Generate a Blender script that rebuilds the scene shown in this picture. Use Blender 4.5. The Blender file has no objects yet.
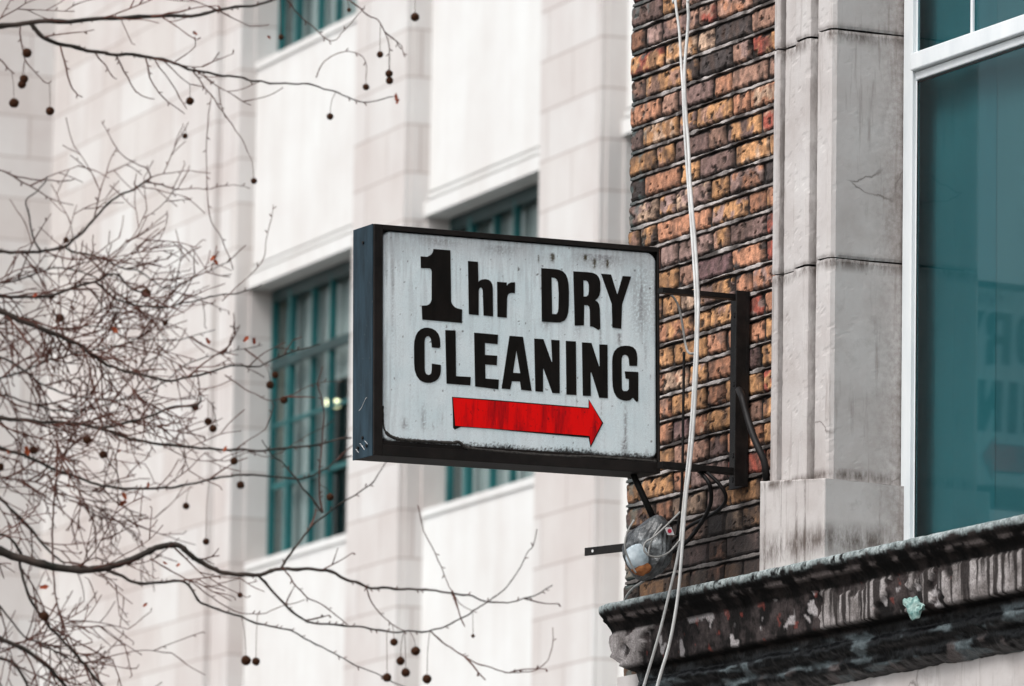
import bpy, bmesh, math, random
from mathutils import Vector, Matrix, noise, geometry
random.seed(7)
RD = math.radians
S = bpy.context.scene
COL = S.collection

# ------------------------------------------------------------------ camera solve (metres; X along the brick facade, Y into it)
FPX, PIT, ROL, AZ, BZ = 6500.0, RD(8.92), RD(.94), RD(25.8), RD(22.7)
def yawed(v):
    x, y, z = v
    return Vector((x*math.sin(AZ)-y*math.cos(AZ), x*math.cos(AZ)+y*math.sin(AZ), z))
f0 = Vector((0, math.cos(PIT), math.sin(PIT))); r0 = Vector((1, 0, 0)); u0 = r0.cross(f0)
RIGHT = yawed(r0*math.cos(ROL)+u0*math.sin(ROL)); UP = yawed(u0*math.cos(ROL)-r0*math.sin(ROL)); FWD = yawed(f0)
EYE = Vector((0, 0, 1.6))
def ray(x, y): return RIGHT*((x-512)/FPX) - UP*((y-343)/FPX) + FWD
def on_y(x, y, Y): d = ray(x, y); return EYE + d*(Y/d.y)
def on_x(x, y, X): d = ray(x, y); return EYE + d*(X/d.x)
def on_z(x, y, Z): d = ray(x, y); return EYE + d*((Z-EYE.z)/d.z)
def on_plane(x, y, p, n): d = ray(x, y); return EYE + d*(((p-EYE).dot(n))/d.dot(n))
def at_depth(x, y, D): return EYE + ray(x, y)*D

cam = bpy.data.cameras.new('camera'); co = bpy.data.objects.new('camera', cam); COL.objects.link(co)
co.matrix_world = Matrix((( RIGHT.x, UP.x, -FWD.x, EYE.x), (RIGHT.y, UP.y, -FWD.y, EYE.y), (RIGHT.z, UP.z, -FWD.z, EYE.z), (0, 0, 0, 1)))
cam.sensor_width = 36; cam.lens = FPX*36/1024; cam.clip_end = 2000; cam.clip_start = .1
cam.dof.use_dof = True; cam.dof.focus_distance = 18.15; cam.dof.aperture_fstop = 8.5
S.camera = co

# ------------------------------------------------------------------ materials
def mat(name, build, rough=.8, spec=.3):
    m = bpy.data.materials.new(name); m.use_nodes = True
    nt = m.node_tree; b = nt.nodes['Principled BSDF']
    b.inputs['Roughness'].default_value = rough; b.inputs['Specular IOR Level'].default_value = spec
    build(nt, b); return m
def N(nt, t, **k):
    n = nt.nodes.new(t)
    for a, v in k.items():
        if a in ('operation', 'blend_type', 'noise_dimensions', 'data_type', 'attribute_name', 'feature', 'musgrave_type', 'offset', 'squash'): setattr(n, a, v)
        else: n.inputs[a.replace('_', ' ')].default_value = v
    return n
def coords(nt, scale=(1, 1, 1), kind='Object'):
    tc = N(nt, 'ShaderNodeTexCoord'); mp = N(nt, 'ShaderNodeMapping'); mp.inputs['Scale'].default_value = scale
    nt.links.new(tc.outputs[kind], mp.inputs['Vector']); return mp.outputs['Vector']
def noise_n(nt, vec, scale, detail=5, rough=.6):
    n = N(nt, 'ShaderNodeTexNoise', Scale=scale, Detail=detail, Roughness=rough); nt.links.new(vec, n.inputs['Vector']); return n.outputs['Fac']
def ramp(nt, fac, stops):
    r = N(nt, 'ShaderNodeValToRGB'); cr = r.color_ramp
    while len(cr.elements) < len(stops): cr.elements.new(.5)
    for e, (p, c) in zip(cr.elements, stops): e.position = p; e.color = (*c, 1) if len(c) == 3 else c
    nt.links.new(fac, r.inputs['Fac']); return r.outputs['Color']
def mix(nt, fac, a, b, mode='MIX'):
    m = nt.nodes.new('ShaderNodeMix'); m.data_type = 'RGBA'; m.blend_type = mode
    for s, v in ((0, fac), (6, a), (7, b)):
        if isinstance(v, (int, float)): m.inputs[s].default_value = v
        elif isinstance(v, tuple): m.inputs[s].default_value = (*v, 1)
        else: nt.links.new(v, m.inputs[s])
    return m.outputs[2]
def bump(nt, b, h, strength=.4, dist=.01):
    n = N(nt, 'ShaderNodeBump', Strength=strength, Distance=dist); nt.links.new(h, n.inputs['Height']); nt.links.new(n.outputs['Normal'], b.inputs['Normal'])

def m_plain(name, c1, c2, scale=8, rough=.6, spec=.3, bs=.2, bd=.003, stretch=(1, 1, 1), metal=0):
    def bld(nt, b):
        v = coords(nt, stretch); f = noise_n(nt, v, scale)
        nt.links.new(ramp(nt, f, [(.35, c1), (.65, c2)]), b.inputs['Base Color'])
        b.inputs['Metallic'].default_value = metal
        bump(nt, b, noise_n(nt, v, scale*6), bs, bd)
    return mat(name, bld, rough, spec)
def m_attr(name, rough=.85, spec=.25, scale=250, bs=.5, bd=.002, rough_attr=False, lo=.72, hi=1.25):
    def bld(nt, b):
        a = N(nt, 'ShaderNodeAttribute', attribute_name='Col')
        v = coords(nt); f = noise_n(nt, v, scale, 4)
        c = mix(nt, 1.0, a.outputs['Color'], ramp(nt, f, [(.3, (lo, lo, lo)), (.7, (hi, hi, hi))]), 'MULTIPLY')
        nt.links.new(c, b.inputs['Base Color'])
        if rough_attr: nt.links.new(a.outputs['Alpha'], b.inputs['Roughness'])
        bump(nt, b, f, bs, bd)
    return mat(name, bld, rough, spec)

def b_portland(nt, b):
    # pale limestone ashlar with thin joints; UV in metres
    uv = coords(nt, kind='UV')
    br = N(nt, 'ShaderNodeTexBrick', Scale=1.0); br.offset = .5; br.squash = 1
    br.inputs['Mortar Size'].default_value = .009; br.inputs['Mortar Smooth'].default_value = .5
    br.inputs['Brick Width'].default_value = .92; br.inputs['Row Height'].default_value = .38
    br.inputs['Color1'].default_value = (.575, .55, .535, 1); br.inputs['Color2'].default_value = (.64, .64, .635, 1); br.inputs['Mortar'].default_value = (.41, .365, .35, 1)
    nt.links.new(uv, br.inputs['Vector'])
    v = coords(nt); f = noise_n(nt, v, .9, 6); g = noise_n(nt, coords(nt, (1.2, 1.2, .15)), 3, 6)
    c = mix(nt, 1.0, br.outputs['Color'], ramp(nt, f, [(.3, (.90, .85, .835)), (.62, (1.03, 1.03, 1.02))]), 'MULTIPLY')
    c = mix(nt, 1.0, c, ramp(nt, g, [(.25, (.94, .925, .92)), (.6, (1.02, 1.02, 1.02))]), 'MULTIPLY')
    nt.links.new(c, b.inputs['Base Color']); bump(nt, b, br.outputs['Fac'], -.3, .004)
M_ashlar = mat('pale_ashlar', b_portland, .9, .2)
def b_panel(nt, b):
    v = coords(nt); f = noise_n(nt, v, 1.1, 6); g = noise_n(nt, coords(nt, (1.5, 1.5, .2)), 2.5, 6)
    c = ramp(nt, f, [(.3, (.645, .635, .62)), (.65, (.71, .72, .71))])
    c = mix(nt, 1.0, c, ramp(nt, g, [(.25, (.94, .92, .91)), (.6, (1.02, 1.02, 1.02))]), 'MULTIPLY')
    nt.links.new(c, b.inputs['Base Color'])
M_panel = mat('smooth_limestone', b_panel, .9, .2)

def b_stone(nt, b):
    # painted stone of the window surround: warm grey, hairline cracks, soot beside the frame, rain streaks
    v = coords(nt); n1 = noise_n(nt, v, 5, 8, .6); n2 = noise_n(nt, v, 60, 6, .7); n3 = noise_n(nt, coords(nt, (14, 14, 1.2)), 2.5, 8, .65)
    c = ramp(nt, n1, [(.28, (.41, .375, .36)), (.5, (.485, .458, .445)), (.72, (.54, .52, .508))])
    c = mix(nt, ramp(nt, n3, [(.56, (0, 0, 0)), (.74, (.62, .62, .62))]), c, (.15, .115, .10))
    c = mix(nt, ramp(nt, noise_n(nt, v, 11, 8, .75), [(.56, (0, 0, 0)), (.74, (.40, .40, .40))]), c, (.22, .185, .17))
    sx = N(nt, 'ShaderNodeSeparateXYZ'); nt.links.new(v, sx.inputs[0])
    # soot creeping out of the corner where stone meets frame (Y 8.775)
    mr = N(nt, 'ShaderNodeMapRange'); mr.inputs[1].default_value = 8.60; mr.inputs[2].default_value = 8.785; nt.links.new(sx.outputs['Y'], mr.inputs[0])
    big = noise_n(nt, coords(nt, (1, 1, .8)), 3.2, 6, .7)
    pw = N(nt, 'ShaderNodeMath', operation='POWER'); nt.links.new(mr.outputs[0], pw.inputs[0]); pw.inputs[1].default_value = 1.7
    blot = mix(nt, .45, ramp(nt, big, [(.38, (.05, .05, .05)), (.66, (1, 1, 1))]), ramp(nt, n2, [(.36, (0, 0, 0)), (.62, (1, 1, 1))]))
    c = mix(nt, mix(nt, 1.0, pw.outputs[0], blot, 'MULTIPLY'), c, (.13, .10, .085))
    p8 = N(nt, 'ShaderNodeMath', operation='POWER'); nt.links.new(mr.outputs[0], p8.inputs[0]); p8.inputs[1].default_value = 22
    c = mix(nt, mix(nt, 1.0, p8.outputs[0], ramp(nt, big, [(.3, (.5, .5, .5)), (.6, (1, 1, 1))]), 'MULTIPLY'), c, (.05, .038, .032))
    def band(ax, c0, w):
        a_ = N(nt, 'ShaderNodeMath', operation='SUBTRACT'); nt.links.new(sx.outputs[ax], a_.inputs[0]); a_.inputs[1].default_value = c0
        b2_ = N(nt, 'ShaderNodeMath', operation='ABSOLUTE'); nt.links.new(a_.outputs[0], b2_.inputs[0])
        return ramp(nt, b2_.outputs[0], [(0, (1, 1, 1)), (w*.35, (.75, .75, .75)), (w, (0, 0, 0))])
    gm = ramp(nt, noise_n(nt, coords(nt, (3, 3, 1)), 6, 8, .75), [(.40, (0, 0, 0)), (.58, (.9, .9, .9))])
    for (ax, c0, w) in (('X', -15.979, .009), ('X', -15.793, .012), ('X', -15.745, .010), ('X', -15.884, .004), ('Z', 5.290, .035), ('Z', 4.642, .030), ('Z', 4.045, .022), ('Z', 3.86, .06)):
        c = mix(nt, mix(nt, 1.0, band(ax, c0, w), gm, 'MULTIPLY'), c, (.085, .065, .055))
    # hairline cracks
    vo = N(nt, 'ShaderNodeTexVoronoi', Scale=2.2); vo.feature = 'DISTANCE_TO_EDGE'
    wv = N(nt, 'ShaderNodeVectorMath', operation='ADD'); nz = N(nt, 'ShaderNodeTexNoise', Scale=9.0, Detail=6.0); nt.links.new(v, nz.inputs['Vector'])
    sc = N(nt, 'ShaderNodeVectorMath', operation='SCALE'); sc.inputs[3].default_value = .10; nt.links.new(nz.outputs['Color'], sc.inputs[0])
    nt.links.new(v, wv.inputs[0]); nt.links.new(sc.outputs[0], wv.inputs[1]); nt.links.new(wv.outputs[0], vo.inputs['Vector'])
    ck = ramp(nt, vo.outputs['Distance'], [(0, (1, 1, 1)), (.009, (0, 0, 0))])
    msk = ramp(nt, noise_n(nt, v, 2.7, 3), [(.57, (0, 0, 0)), (.66, (.8, .8, .8))])
    c = mix(nt, mix(nt, 1.0, ck, msk, 'MULTIPLY'), c, (.13, .11, .10))
    # fine black specks
    c = mix(nt, ramp(nt, n2, [(.68, (0, 0, 0)), (.76, (.6, .6, .6))]), c, (.16, .14, .13))
    nt.links.new(c, b.inputs['Base Color']); bump(nt, b, n2, .35, .003)
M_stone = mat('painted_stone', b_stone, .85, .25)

M_brick = m_attr('stock_brick', .88, .25, 210, .7, .003)
M_mortar_and_shade = m_plain('sooty_mortar_and_groove_shade', (.012, .010, .010), (.035, .030, .028), 40, .95, .2, .8, .004)
M_pointing = m_attr('lime_pointing', .9, .2, 150, .8, .003)
M_cornice = m_attr('weathered_cornice', .55, .13, 170, .55, .004, rough_attr=True, lo=.58, hi=1.4)
M_upvc = m_plain('white_upvc', (.62, .66, .68), (.74, .77, .78), 9, .35, .5, .05, .001, (1, 1, .3))
M_signface = m_attr('acrylic_face', .38, .5, 900, .05, .0004)
M_letter = m_plain('black_vinyl', (.004, .0035, .003), (.009, .007, .006), 45, .6, .12, .15, .001, (1, 1, .25))
M_seal = m_plain('black_grime', (.008, .007, .006), (.05, .045, .04), 90, .7, .4, 1, .004)
M_steel = m_plain('black_steel', (.005, .0048, .0048), (.014, .012, .011), 30, .55, .2, .4, .002)
def b_arrow(nt, b):
    v = coords(nt, (14, 14, 2.2)); f = noise_n(nt, v, 2.2, 7, .65); g = noise_n(nt, coords(nt), 90, 5)
    c = ramp(nt, f, [(.26, (.10, .001, .004)), (.40, (.50, .002, .004)), (.52, (.80, .002, .002))])
    c = mix(nt, ramp(nt, g, [(.25, (.7, .7, .7)), (.4, (0, 0, 0))]), c, (.10, .004, .006))
    nt.links.new(c, b.inputs['Base Color'])
M_arrow = mat('red_vinyl', b_arrow, .5, .15)
def b_endpanel(nt, b):
    v = coords(nt, (6, 6, 1)); f = noise_n(nt, v, 4, 7, .7); g = noise_n(nt, coords(nt), 70, 5, .7)
    c = ramp(nt, f, [(.3, (.006, .014, .020)), (.7, (.024, .050, .070))])
    c = mix(nt, ramp(nt, g, [(.66, (0, 0, 0)), (.72, (.5, .5, .5))]), c, (.16, .17, .17))
    nt.links.new(c, b.inputs['Base Color']); bump(nt, b, g, .15, .002)
M_end = mat('blue_black_paint', b_endpanel, .5, .14)
M_housing = m_plain('dark_housing_paint', (.005, .0042, .0038), (.014, .011, .010), 12, .55, .2, .3, .002)
M_cablew = m_plain('white_cable', (.50, .50, .49), (.66, .67, .66), 20, .5, .4, .1, .001)
M_cableg = m_plain('grey_cable', (.20, .20, .19), (.34, .34, .33), 20, .6, .4, .1, .001)
M_cableb = m_plain('black_cable', (.006, .005, .005), (.012, .011, .011), 20, .55, .2, .1, .001)
M_teal = m_plain('teal_frame_paint', (.004, .075, .080), (.009, .115, .118), 3, .45, .5, .05, .001)
M_tealdark = m_plain('dark_teal_paint_and_shade', (.008, .03, .032), (.015, .05, .052), 3, .45, .5, .05, .001)
M_bark = m_plain('dark_bark', (.018, .018, .015), (.070, .052, .044), 9, .85, .2, .6, .004)
M_twig = m_plain('red_brown_twig', (.055, .020, .013), (.135, .056, .042), 5, .8, .2, .2, .002)
M_ball = m_plain('seed_ball_brown', (.030, .014, .009), (.15, .065, .035), 60, .95, .1, 1, .006)
M_leaf = m_plain('dry_leaf', (.22, .035, .015), (.36, .09, .03), 14, .7, .2, .3, .002)
M_sidebrick = m_plain('side_brick', (.10, .07, .055), (.2, .14, .10), 3, .9, .2)
M_roof = m_plain('roof_felt', (.08, .08, .08), (.13, .13, .13), 2, .9, .2)
M_asphalt = m_plain('asphalt', (.04, .04, .042), (.06, .06, .062), 30, .85, .3, .5, .004)
def b_pave(nt, b):
    v = coords(nt); br = N(nt, 'ShaderNodeTexBrick', Scale=1.0); br.inputs['Mortar Size'].default_value = .006
    br.inputs['Brick Width'].default_value = .9; br.inputs['Row Height'].default_value = .6
    br.inputs['Color1'].default_value = (.10, .097, .095, 1); br.inputs['Color2'].default_value = (.13, .127, .122, 1); br.inputs['Mortar'].default_value = (.04, .04, .04, 1)
    nt.links.new(v, br.inputs['Vector']); nt.links.new(br.outputs['Color'], b.inputs['Base Color'])
M_pave = mat('paving', b_pave, .85, .25)
M_yellow = m_plain('road_paint_yellow', (.5, .35, .05), (.6, .42, .08), 9, .7)
M_reflection_tint = m_plain('teal_reflection_tint', (.032, .086, .097), (.040, .106, .117), 1.2, .9, .1, .1, .001)
M_reflection_tint2 = m_plain('grey_teal_reflection_tint', (.040, .088, .098), (.062, .105, .112), .9, .9, .1, .1, .001)
M_room = m_plain('room_wall', (.060, .125, .135), (.085, .15, .16), 1.2, .9, .1, .1, .001)
M_board = m_plain('pale_board', (.09, .27, .30), (.12, .33, .36), 2, .7, .3, .1, .001)
M_boarddark = m_plain('board_edge', (.010, .055, .075), (.02, .075, .095), 2, .7, .3, .1, .001)
M_curtain = m_plain('grey_curtain', (.30, .32, .315), (.42, .43, .42), 1.5, .9, .1, .1, .001, (1, 1, .2))
M_dark = m_plain('dim_room', (.16, .16, .16), (.26, .25, .25), 1, .9, .1)
def m_glass(name, tint, refl_rough=.02):
    m = bpy.data.materials.new(name); m.use_nodes = True; nt = m.node_tree
    for n in list(nt.nodes):
        if n.type != 'OUTPUT_MATERIAL': nt.nodes.remove(n)
    out = [n for n in nt.nodes if n.type == 'OUTPUT_MATERIAL'][0]
    t = N(nt, 'ShaderNodeBsdfTransparent'); t.inputs[0].default_value = (*tint, 1)
    g = N(nt, 'ShaderNodeBsdfGlossy'); g.inputs['Roughness'].default_value = refl_rough; g.inputs[0].default_value = (.62, .76, .80, 1)
    fr = N(nt, 'ShaderNodeFresnel', IOR=1.5); mx = N(nt, 'ShaderNodeMixShader')
    ge = N(nt, 'ShaderNodeNewGeometry'); mm = N(nt, 'ShaderNodeMath', operation='SUBTRACT'); mm.inputs[0].default_value = 1; nt.links.new(ge.outputs['Backfacing'], mm.inputs[1]); m3 = N(nt, 'ShaderNodeMath', operation='MULTIPLY'); nt.links.new(fr.outputs[0], m3.inputs[0]); nt.links.new(mm.outputs[0], m3.inputs[1]); nt.links.new(m3.outputs[0], mx.inputs[0]); nt.links.new(t.outputs[0], mx.inputs[1]); nt.links.new(g.outputs[0], mx.inputs[2]); nt.links.new(mx.outputs[0], out.inputs[0])
    return m
M_glass = m_glass('tinted_glass', (.80, .95, .96), .05); M_glass2 = m_glass('office_glass', (.90, .94, .94), .06)
M_lampglow = mat('ceiling_lamp_glow', lambda nt, b: (b.inputs['Base Color'].__setattr__('default_value', (1, .95, .6, 1)), b.inputs['Emission Color'].__setattr__('default_value', (1, .95, .55, 1)), b.inputs['Emission Strength'].__setattr__('default_value', 4)))
M_white = m_plain('white_marking_and_see_through', (.6, .6, .6), (.7, .7, .7), 9, .6)
M_reddot = m_plain('red_marking', (.5, .02, .05), (.6, .03, .07), 9, .5)
M_alu = m_plain('worn_reflector', (.30, .38, .42), (.55, .62, .66), 25, .35, .5, .3, .002)
M_rust = m_plain('rust', (.16, .055, .02), (.38, .15, .05), 60, .8, .3, .5, .002)
def b_bag(nt, b):
    v = coords(nt); f = noise_n(nt, v, 26, 6, .65)
    nt.links.new(ramp(nt, f, [(.34, (.018, .019, .020)), (.56, (.10, .108, .112)), (.74, (.34, .37, .38))]), b.inputs['Base Color'])
    bump(nt, b, noise_n(nt, v, 40, 4, .6), .8, .01)
M_bag = mat('grimy_plastic', b_bag, .32, .6)
M_scrap = m_plain('pale_green_plastic', (.03, .13, .12), (.38, .52, .48), 60, .4, .5, .5, .003)

# ------------------------------------------------------------------ mesh helpers
class MB:
    def __init__(s): s.v = []; s.f = []; s.c = []; s.uv = []; s.useuv = False
    def quadm(s, pts, uv=None):
        i = len(s.v); s.v += [tuple(p) for p in pts]; s.f.append(tuple(range(i, i+len(pts))))
        s.uv.append(uv)
        if uv: s.useuv = True
    def box(s, o, ex, ey, ez):
        # o corner, ex/ey/ez edge vectors (right handed)
        o = Vector(o); ex, ey, ez = Vector(ex), Vector(ey), Vector(ez)
        i = len(s.v)
        for a in (0, 1):
            for b_ in (0, 1):
                for c in (0, 1): s.v.append(tuple(o+ex*a+ey*b_+ez*c))
        for q in ((0, 1, 3, 2), (4, 6, 7, 5), (0, 4, 5, 1), (2, 3, 7, 6), (0, 2, 6, 4), (1, 5, 7, 3)):
            s.f.append(tuple(i+k for k in q)); s.uv.append(None)
    def bx(s, x0, x1, y0, y1, z0, z1): s.box((x0, y0, z0), (x1-x0, 0, 0), (0, y1-y0, 0), (0, 0, z1-z0))
    def tube(s, pts, rads, n=8, cap=True):
        pts = [Vector(p) for p in pts]
        if len(pts) < 2: return
        i0 = len(s.v); nrm = None
        for k, p in enumerate(pts):
            t = (pts[min(k+1, len(pts)-1)]-pts[max(k-1, 0)])
            if t.length < 1e-9: t = Vector((0, 0, 1))
            t.normalize()
            if nrm is None: nrm = t.orthogonal().normalized()
            nrm = (nrm - t*nrm.dot(t));
            nrm = nrm.normalized() if nrm.length > 1e-6 else t.orthogonal().normalized()
            bn = t.cross(nrm); r = rads[k] if isinstance(rads, (list, tuple)) else rads
            for j in range(n):
                a = 2*math.pi*j/n; s.v.append(tuple(p+nrm*(r*math.cos(a))+bn*(r*math.sin(a))))
        for k in range(len(pts)-1):
            for j in range(n):
                a = i0+k*n+j; b_ = i0+k*n+(j+1) % n
                s.f.append((a, b_, b_+n, a+n)); s.uv.append(None)
        if cap:
            s.f.append(tuple(i0+j for j in reversed(range(n)))); s.uv.append(None)
            e = i0+(len(pts)-1)*n; s.f.append(tuple(e+j for j in range(n))); s.uv.append(None)
    def build(s, name, m, parent=None, smooth=False, bevel=0, cols=None, fix=True):
        me = bpy.data.meshes.new(name); me.from_pydata(s.v, [], s.f)
        me.materials.append(m)
        if s.useuv:
            uvl = me.uv_layers.new(name='UVMap')
            for p, uv in zip(me.polygons, s.uv):
                if uv:
                    for li, c in zip(p.loop_indices, uv): uvl.data[li].uv = c
        if cols is not None:
            at = me.color_attributes.new('Col', 'FLOAT_COLOR', 'POINT')
            flat = []
            for c in cols: flat += [c[0], c[1], c[2], c[3] if len(c) > 3 else 1.0]
            at.data.foreach_set('color', flat)
        if fix and not s.useuv:
            bm = bmesh.new(); bm.from_mesh(me); bmesh.ops.recalc_face_normals(bm, faces=bm.faces); bm.to_mesh(me); bm.free()
        if smooth: me.polygons.foreach_set('use_smooth', [True]*len(me.polygons))
        me.update()
        o = bpy.data.objects.new(name, me); COL.objects.link(o)
        if parent is not None:
            o.parent = parent; o.matrix_parent_inverse = PM(parent).inverted()
        if bevel:
            md = o.modifiers.new('bevel', 'BEVEL'); md.width = bevel; md.segments = 2; md.limit_method = 'ANGLE'
        return o
def PM(o):
    m = Matrix.Translation(o.location)
    return m
def tag(o, label=None, cat=None, group=None, kind=None):
    for k, v in (('label', label), ('category', cat), ('group', group), ('kind', kind)):
        if v: o[k] = v
    return o
def thing(name, loc, label, cat, group=None):
    o = bpy.data.objects.new(name, None); COL.objects.link(o); o.location = loc; o.empty_display_size = .1
    return tag(o, label, cat, group)
def sub(name, parent, loc=None):
    return None
def nz(x, y=0, z=0): return noise.noise(Vector((x, y, z)))      # about -1..1
def fbm(x, y=0, z=0, o=4): return noise.fractal(Vector((x, y, z)), 1.0, 2.0, o)
def clamp(x, a=0., b=1.): return max(a, min(b, x))
def sm(a, b, x): t = clamp((x-a)/(b-a)); return t*t*(3-2*t)
def lerp(a, b, t): return tuple(p+(q-p)*t for p, q in zip(a, b))
def smooth_line(pts, n=6):
    # Catmull-Rom through tuples of any dimension
    out = []
    for i in range(len(pts)-1):
        p0 = pts[max(i-1, 0)]; p1 = pts[i]; p2 = pts[i+1]; p3 = pts[min(i+2, len(pts)-1)]
        for k in range(n):
            t = k/n
            out.append(tuple(.5*((2*b)+(-a+c)*t+(2*a-5*b+4*c-d)*t*t+(-a+3*b-3*c+d)*t**3) for a, b, c, d in zip(p0, p1, p2, p3)))
    out.append(tuple(pts[-1])); return out

# ------------------------------------------------------------------ ground
g = MB(); g.quadm([(-600, -600, -.15), (600, -600, -.15), (600, 600, -.15), (-600, 600, -.15)]); tag(g.build('ground', M_pave, fix=False), kind='structure')
g = MB(); g.quadm([(-200, -3.2, -.146), (60, -3.2, -.146), (60, 5.2, -.146), (-200, 5.2, -.146)]); tag(g.build('road', M_asphalt, fix=False), kind='structure')
g = MB(); g.bx(-200, 60, 5.35, 20.2, -.149, 0); tag(g.build('pavement', M_pave), kind='structure')
g = MB(); g.bx(-200, 60, 5.2, 5.348, -.149, -.004); tag(g.build('kerb', M_stone, bevel=.015), kind='structure')
g = MB(); g.quadm([(-200, 4.9, -.142), (60, 4.9, -.142), (60, 5.0, -.142), (-200, 5.0, -.142)]); tag(g.build('road_marking', M_yellow, fix=False), kind='structure')

# ------------------------------------------------------------------ brick building
YW = 8.61; XC = -17.018
bb = thing('brick_building', (-14, YW, 0), 'sooty yellow and red brick building with painted stone window surround behind the hanging sign', 'building')
PAL = [((.47, .245, .115), 28), ((.42, .20, .12), 18), ((.35, .20, .145), 18), ((.29, .19, .165), 16), ((.17, .108, .095), 9), ((.055, .045, .043), 5), ((.33, .085, .06), 5), ((.50, .34, .24), 12), ((.17, .10, .10), 4)]
PAL = [(tuple(min(.8, q*1.22) for q in c), w) for c, w in PAL]
def pick():
    r = random.random()*sum(w for _, w in PAL)
    for c, w in PAL:
        r -= w
        if r <= 0: return c
    return PAL[0][0]
COURSE = .0757; Z0 = 3.52; JT = .0125
def brick_field(x0, x1, z0, z1, nx, nzv, detail=True):
    """individual bricks laid in an irregular Flemish bond"""
    m = MB(); cols = []; k0 = int(math.floor((z0-Z0)/COURSE)); k1 = int(math.ceil((z1-Z0)/COURSE))
    for k in range(k0, k1):
        zb = Z0+5.1660-Z0+ (k - round((5.1660-Z0)/COURSE))*COURSE + JT*.5
        zt = zb+COURSE-JT
        if zb < z0 or zt > z1+.02: continue
        x = x0 - (random.random()*.03); head = (k % 2 == 0)
        while x < x1:
            ln = (.1025 if head else .212)*random.uniform(.92, 1.06)
            if random.random() < .80: head = not head
            xa, xb = max(x, x0+.001), min(x+ln, x1); x += ln+.011
            if xb-xa < .02: continue
            base = pick(); v = random.uniform(.75, 1.22); base = tuple(c*v for c in base)
            pr = random.uniform(-.004, .003); seed = random.random()*100
            dark2 = pick() if random.random() < .45 else base
            nxx = max(3, int(nx*(xb-xa)/.2)); i0 = len(m.v)
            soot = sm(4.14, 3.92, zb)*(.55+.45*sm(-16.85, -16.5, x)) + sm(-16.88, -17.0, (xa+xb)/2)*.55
            tilt = random.uniform(-.004, .004)
            for j in range(nzv+1):
                for i in range(nxx+1):
                    u, w = i/nxx, j/nzv; X = xa+(xb-xa)*u; Z = zb+(zt-zb)*w
                    e = min(min(u, 1-u)*(xb-xa), min(w, 1-w)*(zt-zb))
                    rimx = rimz = 0
                    edge = i in (0, nxx) or j in (0, nzv)
                    if detail:
                        r1 = fbm(X*45, Z*45, seed, 3)
                        if edge:
                            X += (0.0035*r1 if i in (0, nxx) else 0); Z += (0.003*fbm(X*30, Z*30, seed+9, 3) if j in (0, nzv) else 0)
                        r2 = fbm(X*70+5, Z*70, seed+3, 4)
                        pit = sm(.38, .50, fbm(X*38, Z*38, seed+20, 3))
                        Y = YW-.006-pr+.0012*r2+pit*.004+tilt*(w-.5) + (.008 if edge else (.0025 if e < .006 else 0))
                        f = fbm(X*22, Z*22, seed+7, 4)
                        c = lerp(base, dark2, sm(-.05, .25, f))
                        c = lerp(c, (.014, .011, .010), clamp(pit*.95)); c = lerp(c, (.10, .065, .052), .6*sm(.0, .35, fbm(X*30, Z*12, seed+60, 3)))
                        mt_ = sm(.02, .36, fbm(X*48, Z*34, seed+80, 5)); c = lerp(c, (.045, .034, .031), mt_*.42); c = tuple(max(.003, q*(1+.5*r2)) for q in c)
                        gr = sm(.010, .002, e + .009*fbm(X*50, Z*50, seed+40, 3))
                        c = lerp(c, (.012, .010, .0095), gr*.92)
                    else: Y = YW-.005-pr+(.007 if edge else 0); c = base
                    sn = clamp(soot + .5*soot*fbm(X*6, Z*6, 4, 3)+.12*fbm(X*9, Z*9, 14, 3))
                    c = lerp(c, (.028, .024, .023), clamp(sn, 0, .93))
                    if detail and X < -16.9: c = lerp(c, (.10, .15, .15), sm(.1, .35, fbm(X*14, Z*14, 33, 3))*.5)
                    m.v.append((X, Y, Z)); cols.append(c)
            # border ring pushed back into the wall closes each brick
            for j in range(nzv):
                for i in range(nxx):
                    a = i0+j*(nxx+1)+i; m.f.append((a, a+1, a+nxx+2, a+nxx+1)); m.uv.append(None)
            ring = [i0+i for i in range(nxx+1)]+[i0+j*(nxx+1)+nxx for j in range(1, nzv+1)]+[i0+nzv*(nxx+1)+i for i in range(nxx-1, -1, -1)]+[i0+j*(nxx+1) for j in range(nzv-1, 0, -1)]
            b0 = len(m.v)
            for r in ring: p = m.v[r]; m.v.append((p[0], YW+.02, p[2])); cols.append(lerp(cols[r], (.03, .026, .025), .7))
            for q in range(len(ring)):
                q2 = (q+1) % len(ring); m.f.append((ring[q], b0+q, b0+q2, ring[q2])); m.uv.append(None)
    return m, cols
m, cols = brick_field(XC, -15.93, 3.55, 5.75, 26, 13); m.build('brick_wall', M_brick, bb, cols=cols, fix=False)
# the window and its surround leave this field below z 6.35
keep = MB(); kc = []
m2, c2 = brick_field(-13.50, -11.0, 3.55, 5.75, 10, 5, False); m2.build('brick_wall', M_brick, bb, cols=c2, fix=False)
m3, c3 = brick_field(XC, -15.93, 5.75, 6.70, 10, 5, False); m3.build('brick_wall', M_brick, bb, cols=c3, fix=False)
m4, c4 = brick_field(-13.50, -11.0, 5.75, 6.70, 10, 5, False); m4.build('brick_wall', M_brick, bb, cols=c4, fix=False)
m5, c5 = brick_field(XC, -11.0, 6.66, 9.0, 8, 4, False); m5.build('brick_wall', M_brick, bb, cols=c5, fix=False)
# mortar bed behind the bricks
m = MB(); m.bx(XC+.006, -15.9, YW+.004, YW+.3, 3.4, 9.0); m.bx(-13.52, -11.0, YW+.004, YW+.3, 3.4, 9.0); m.bx(-15.9, -13.52, YW+.004, YW+.3, 6.45, 9.0)
m.build('mortar_bed', M_mortar_and_shade, bb)
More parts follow.
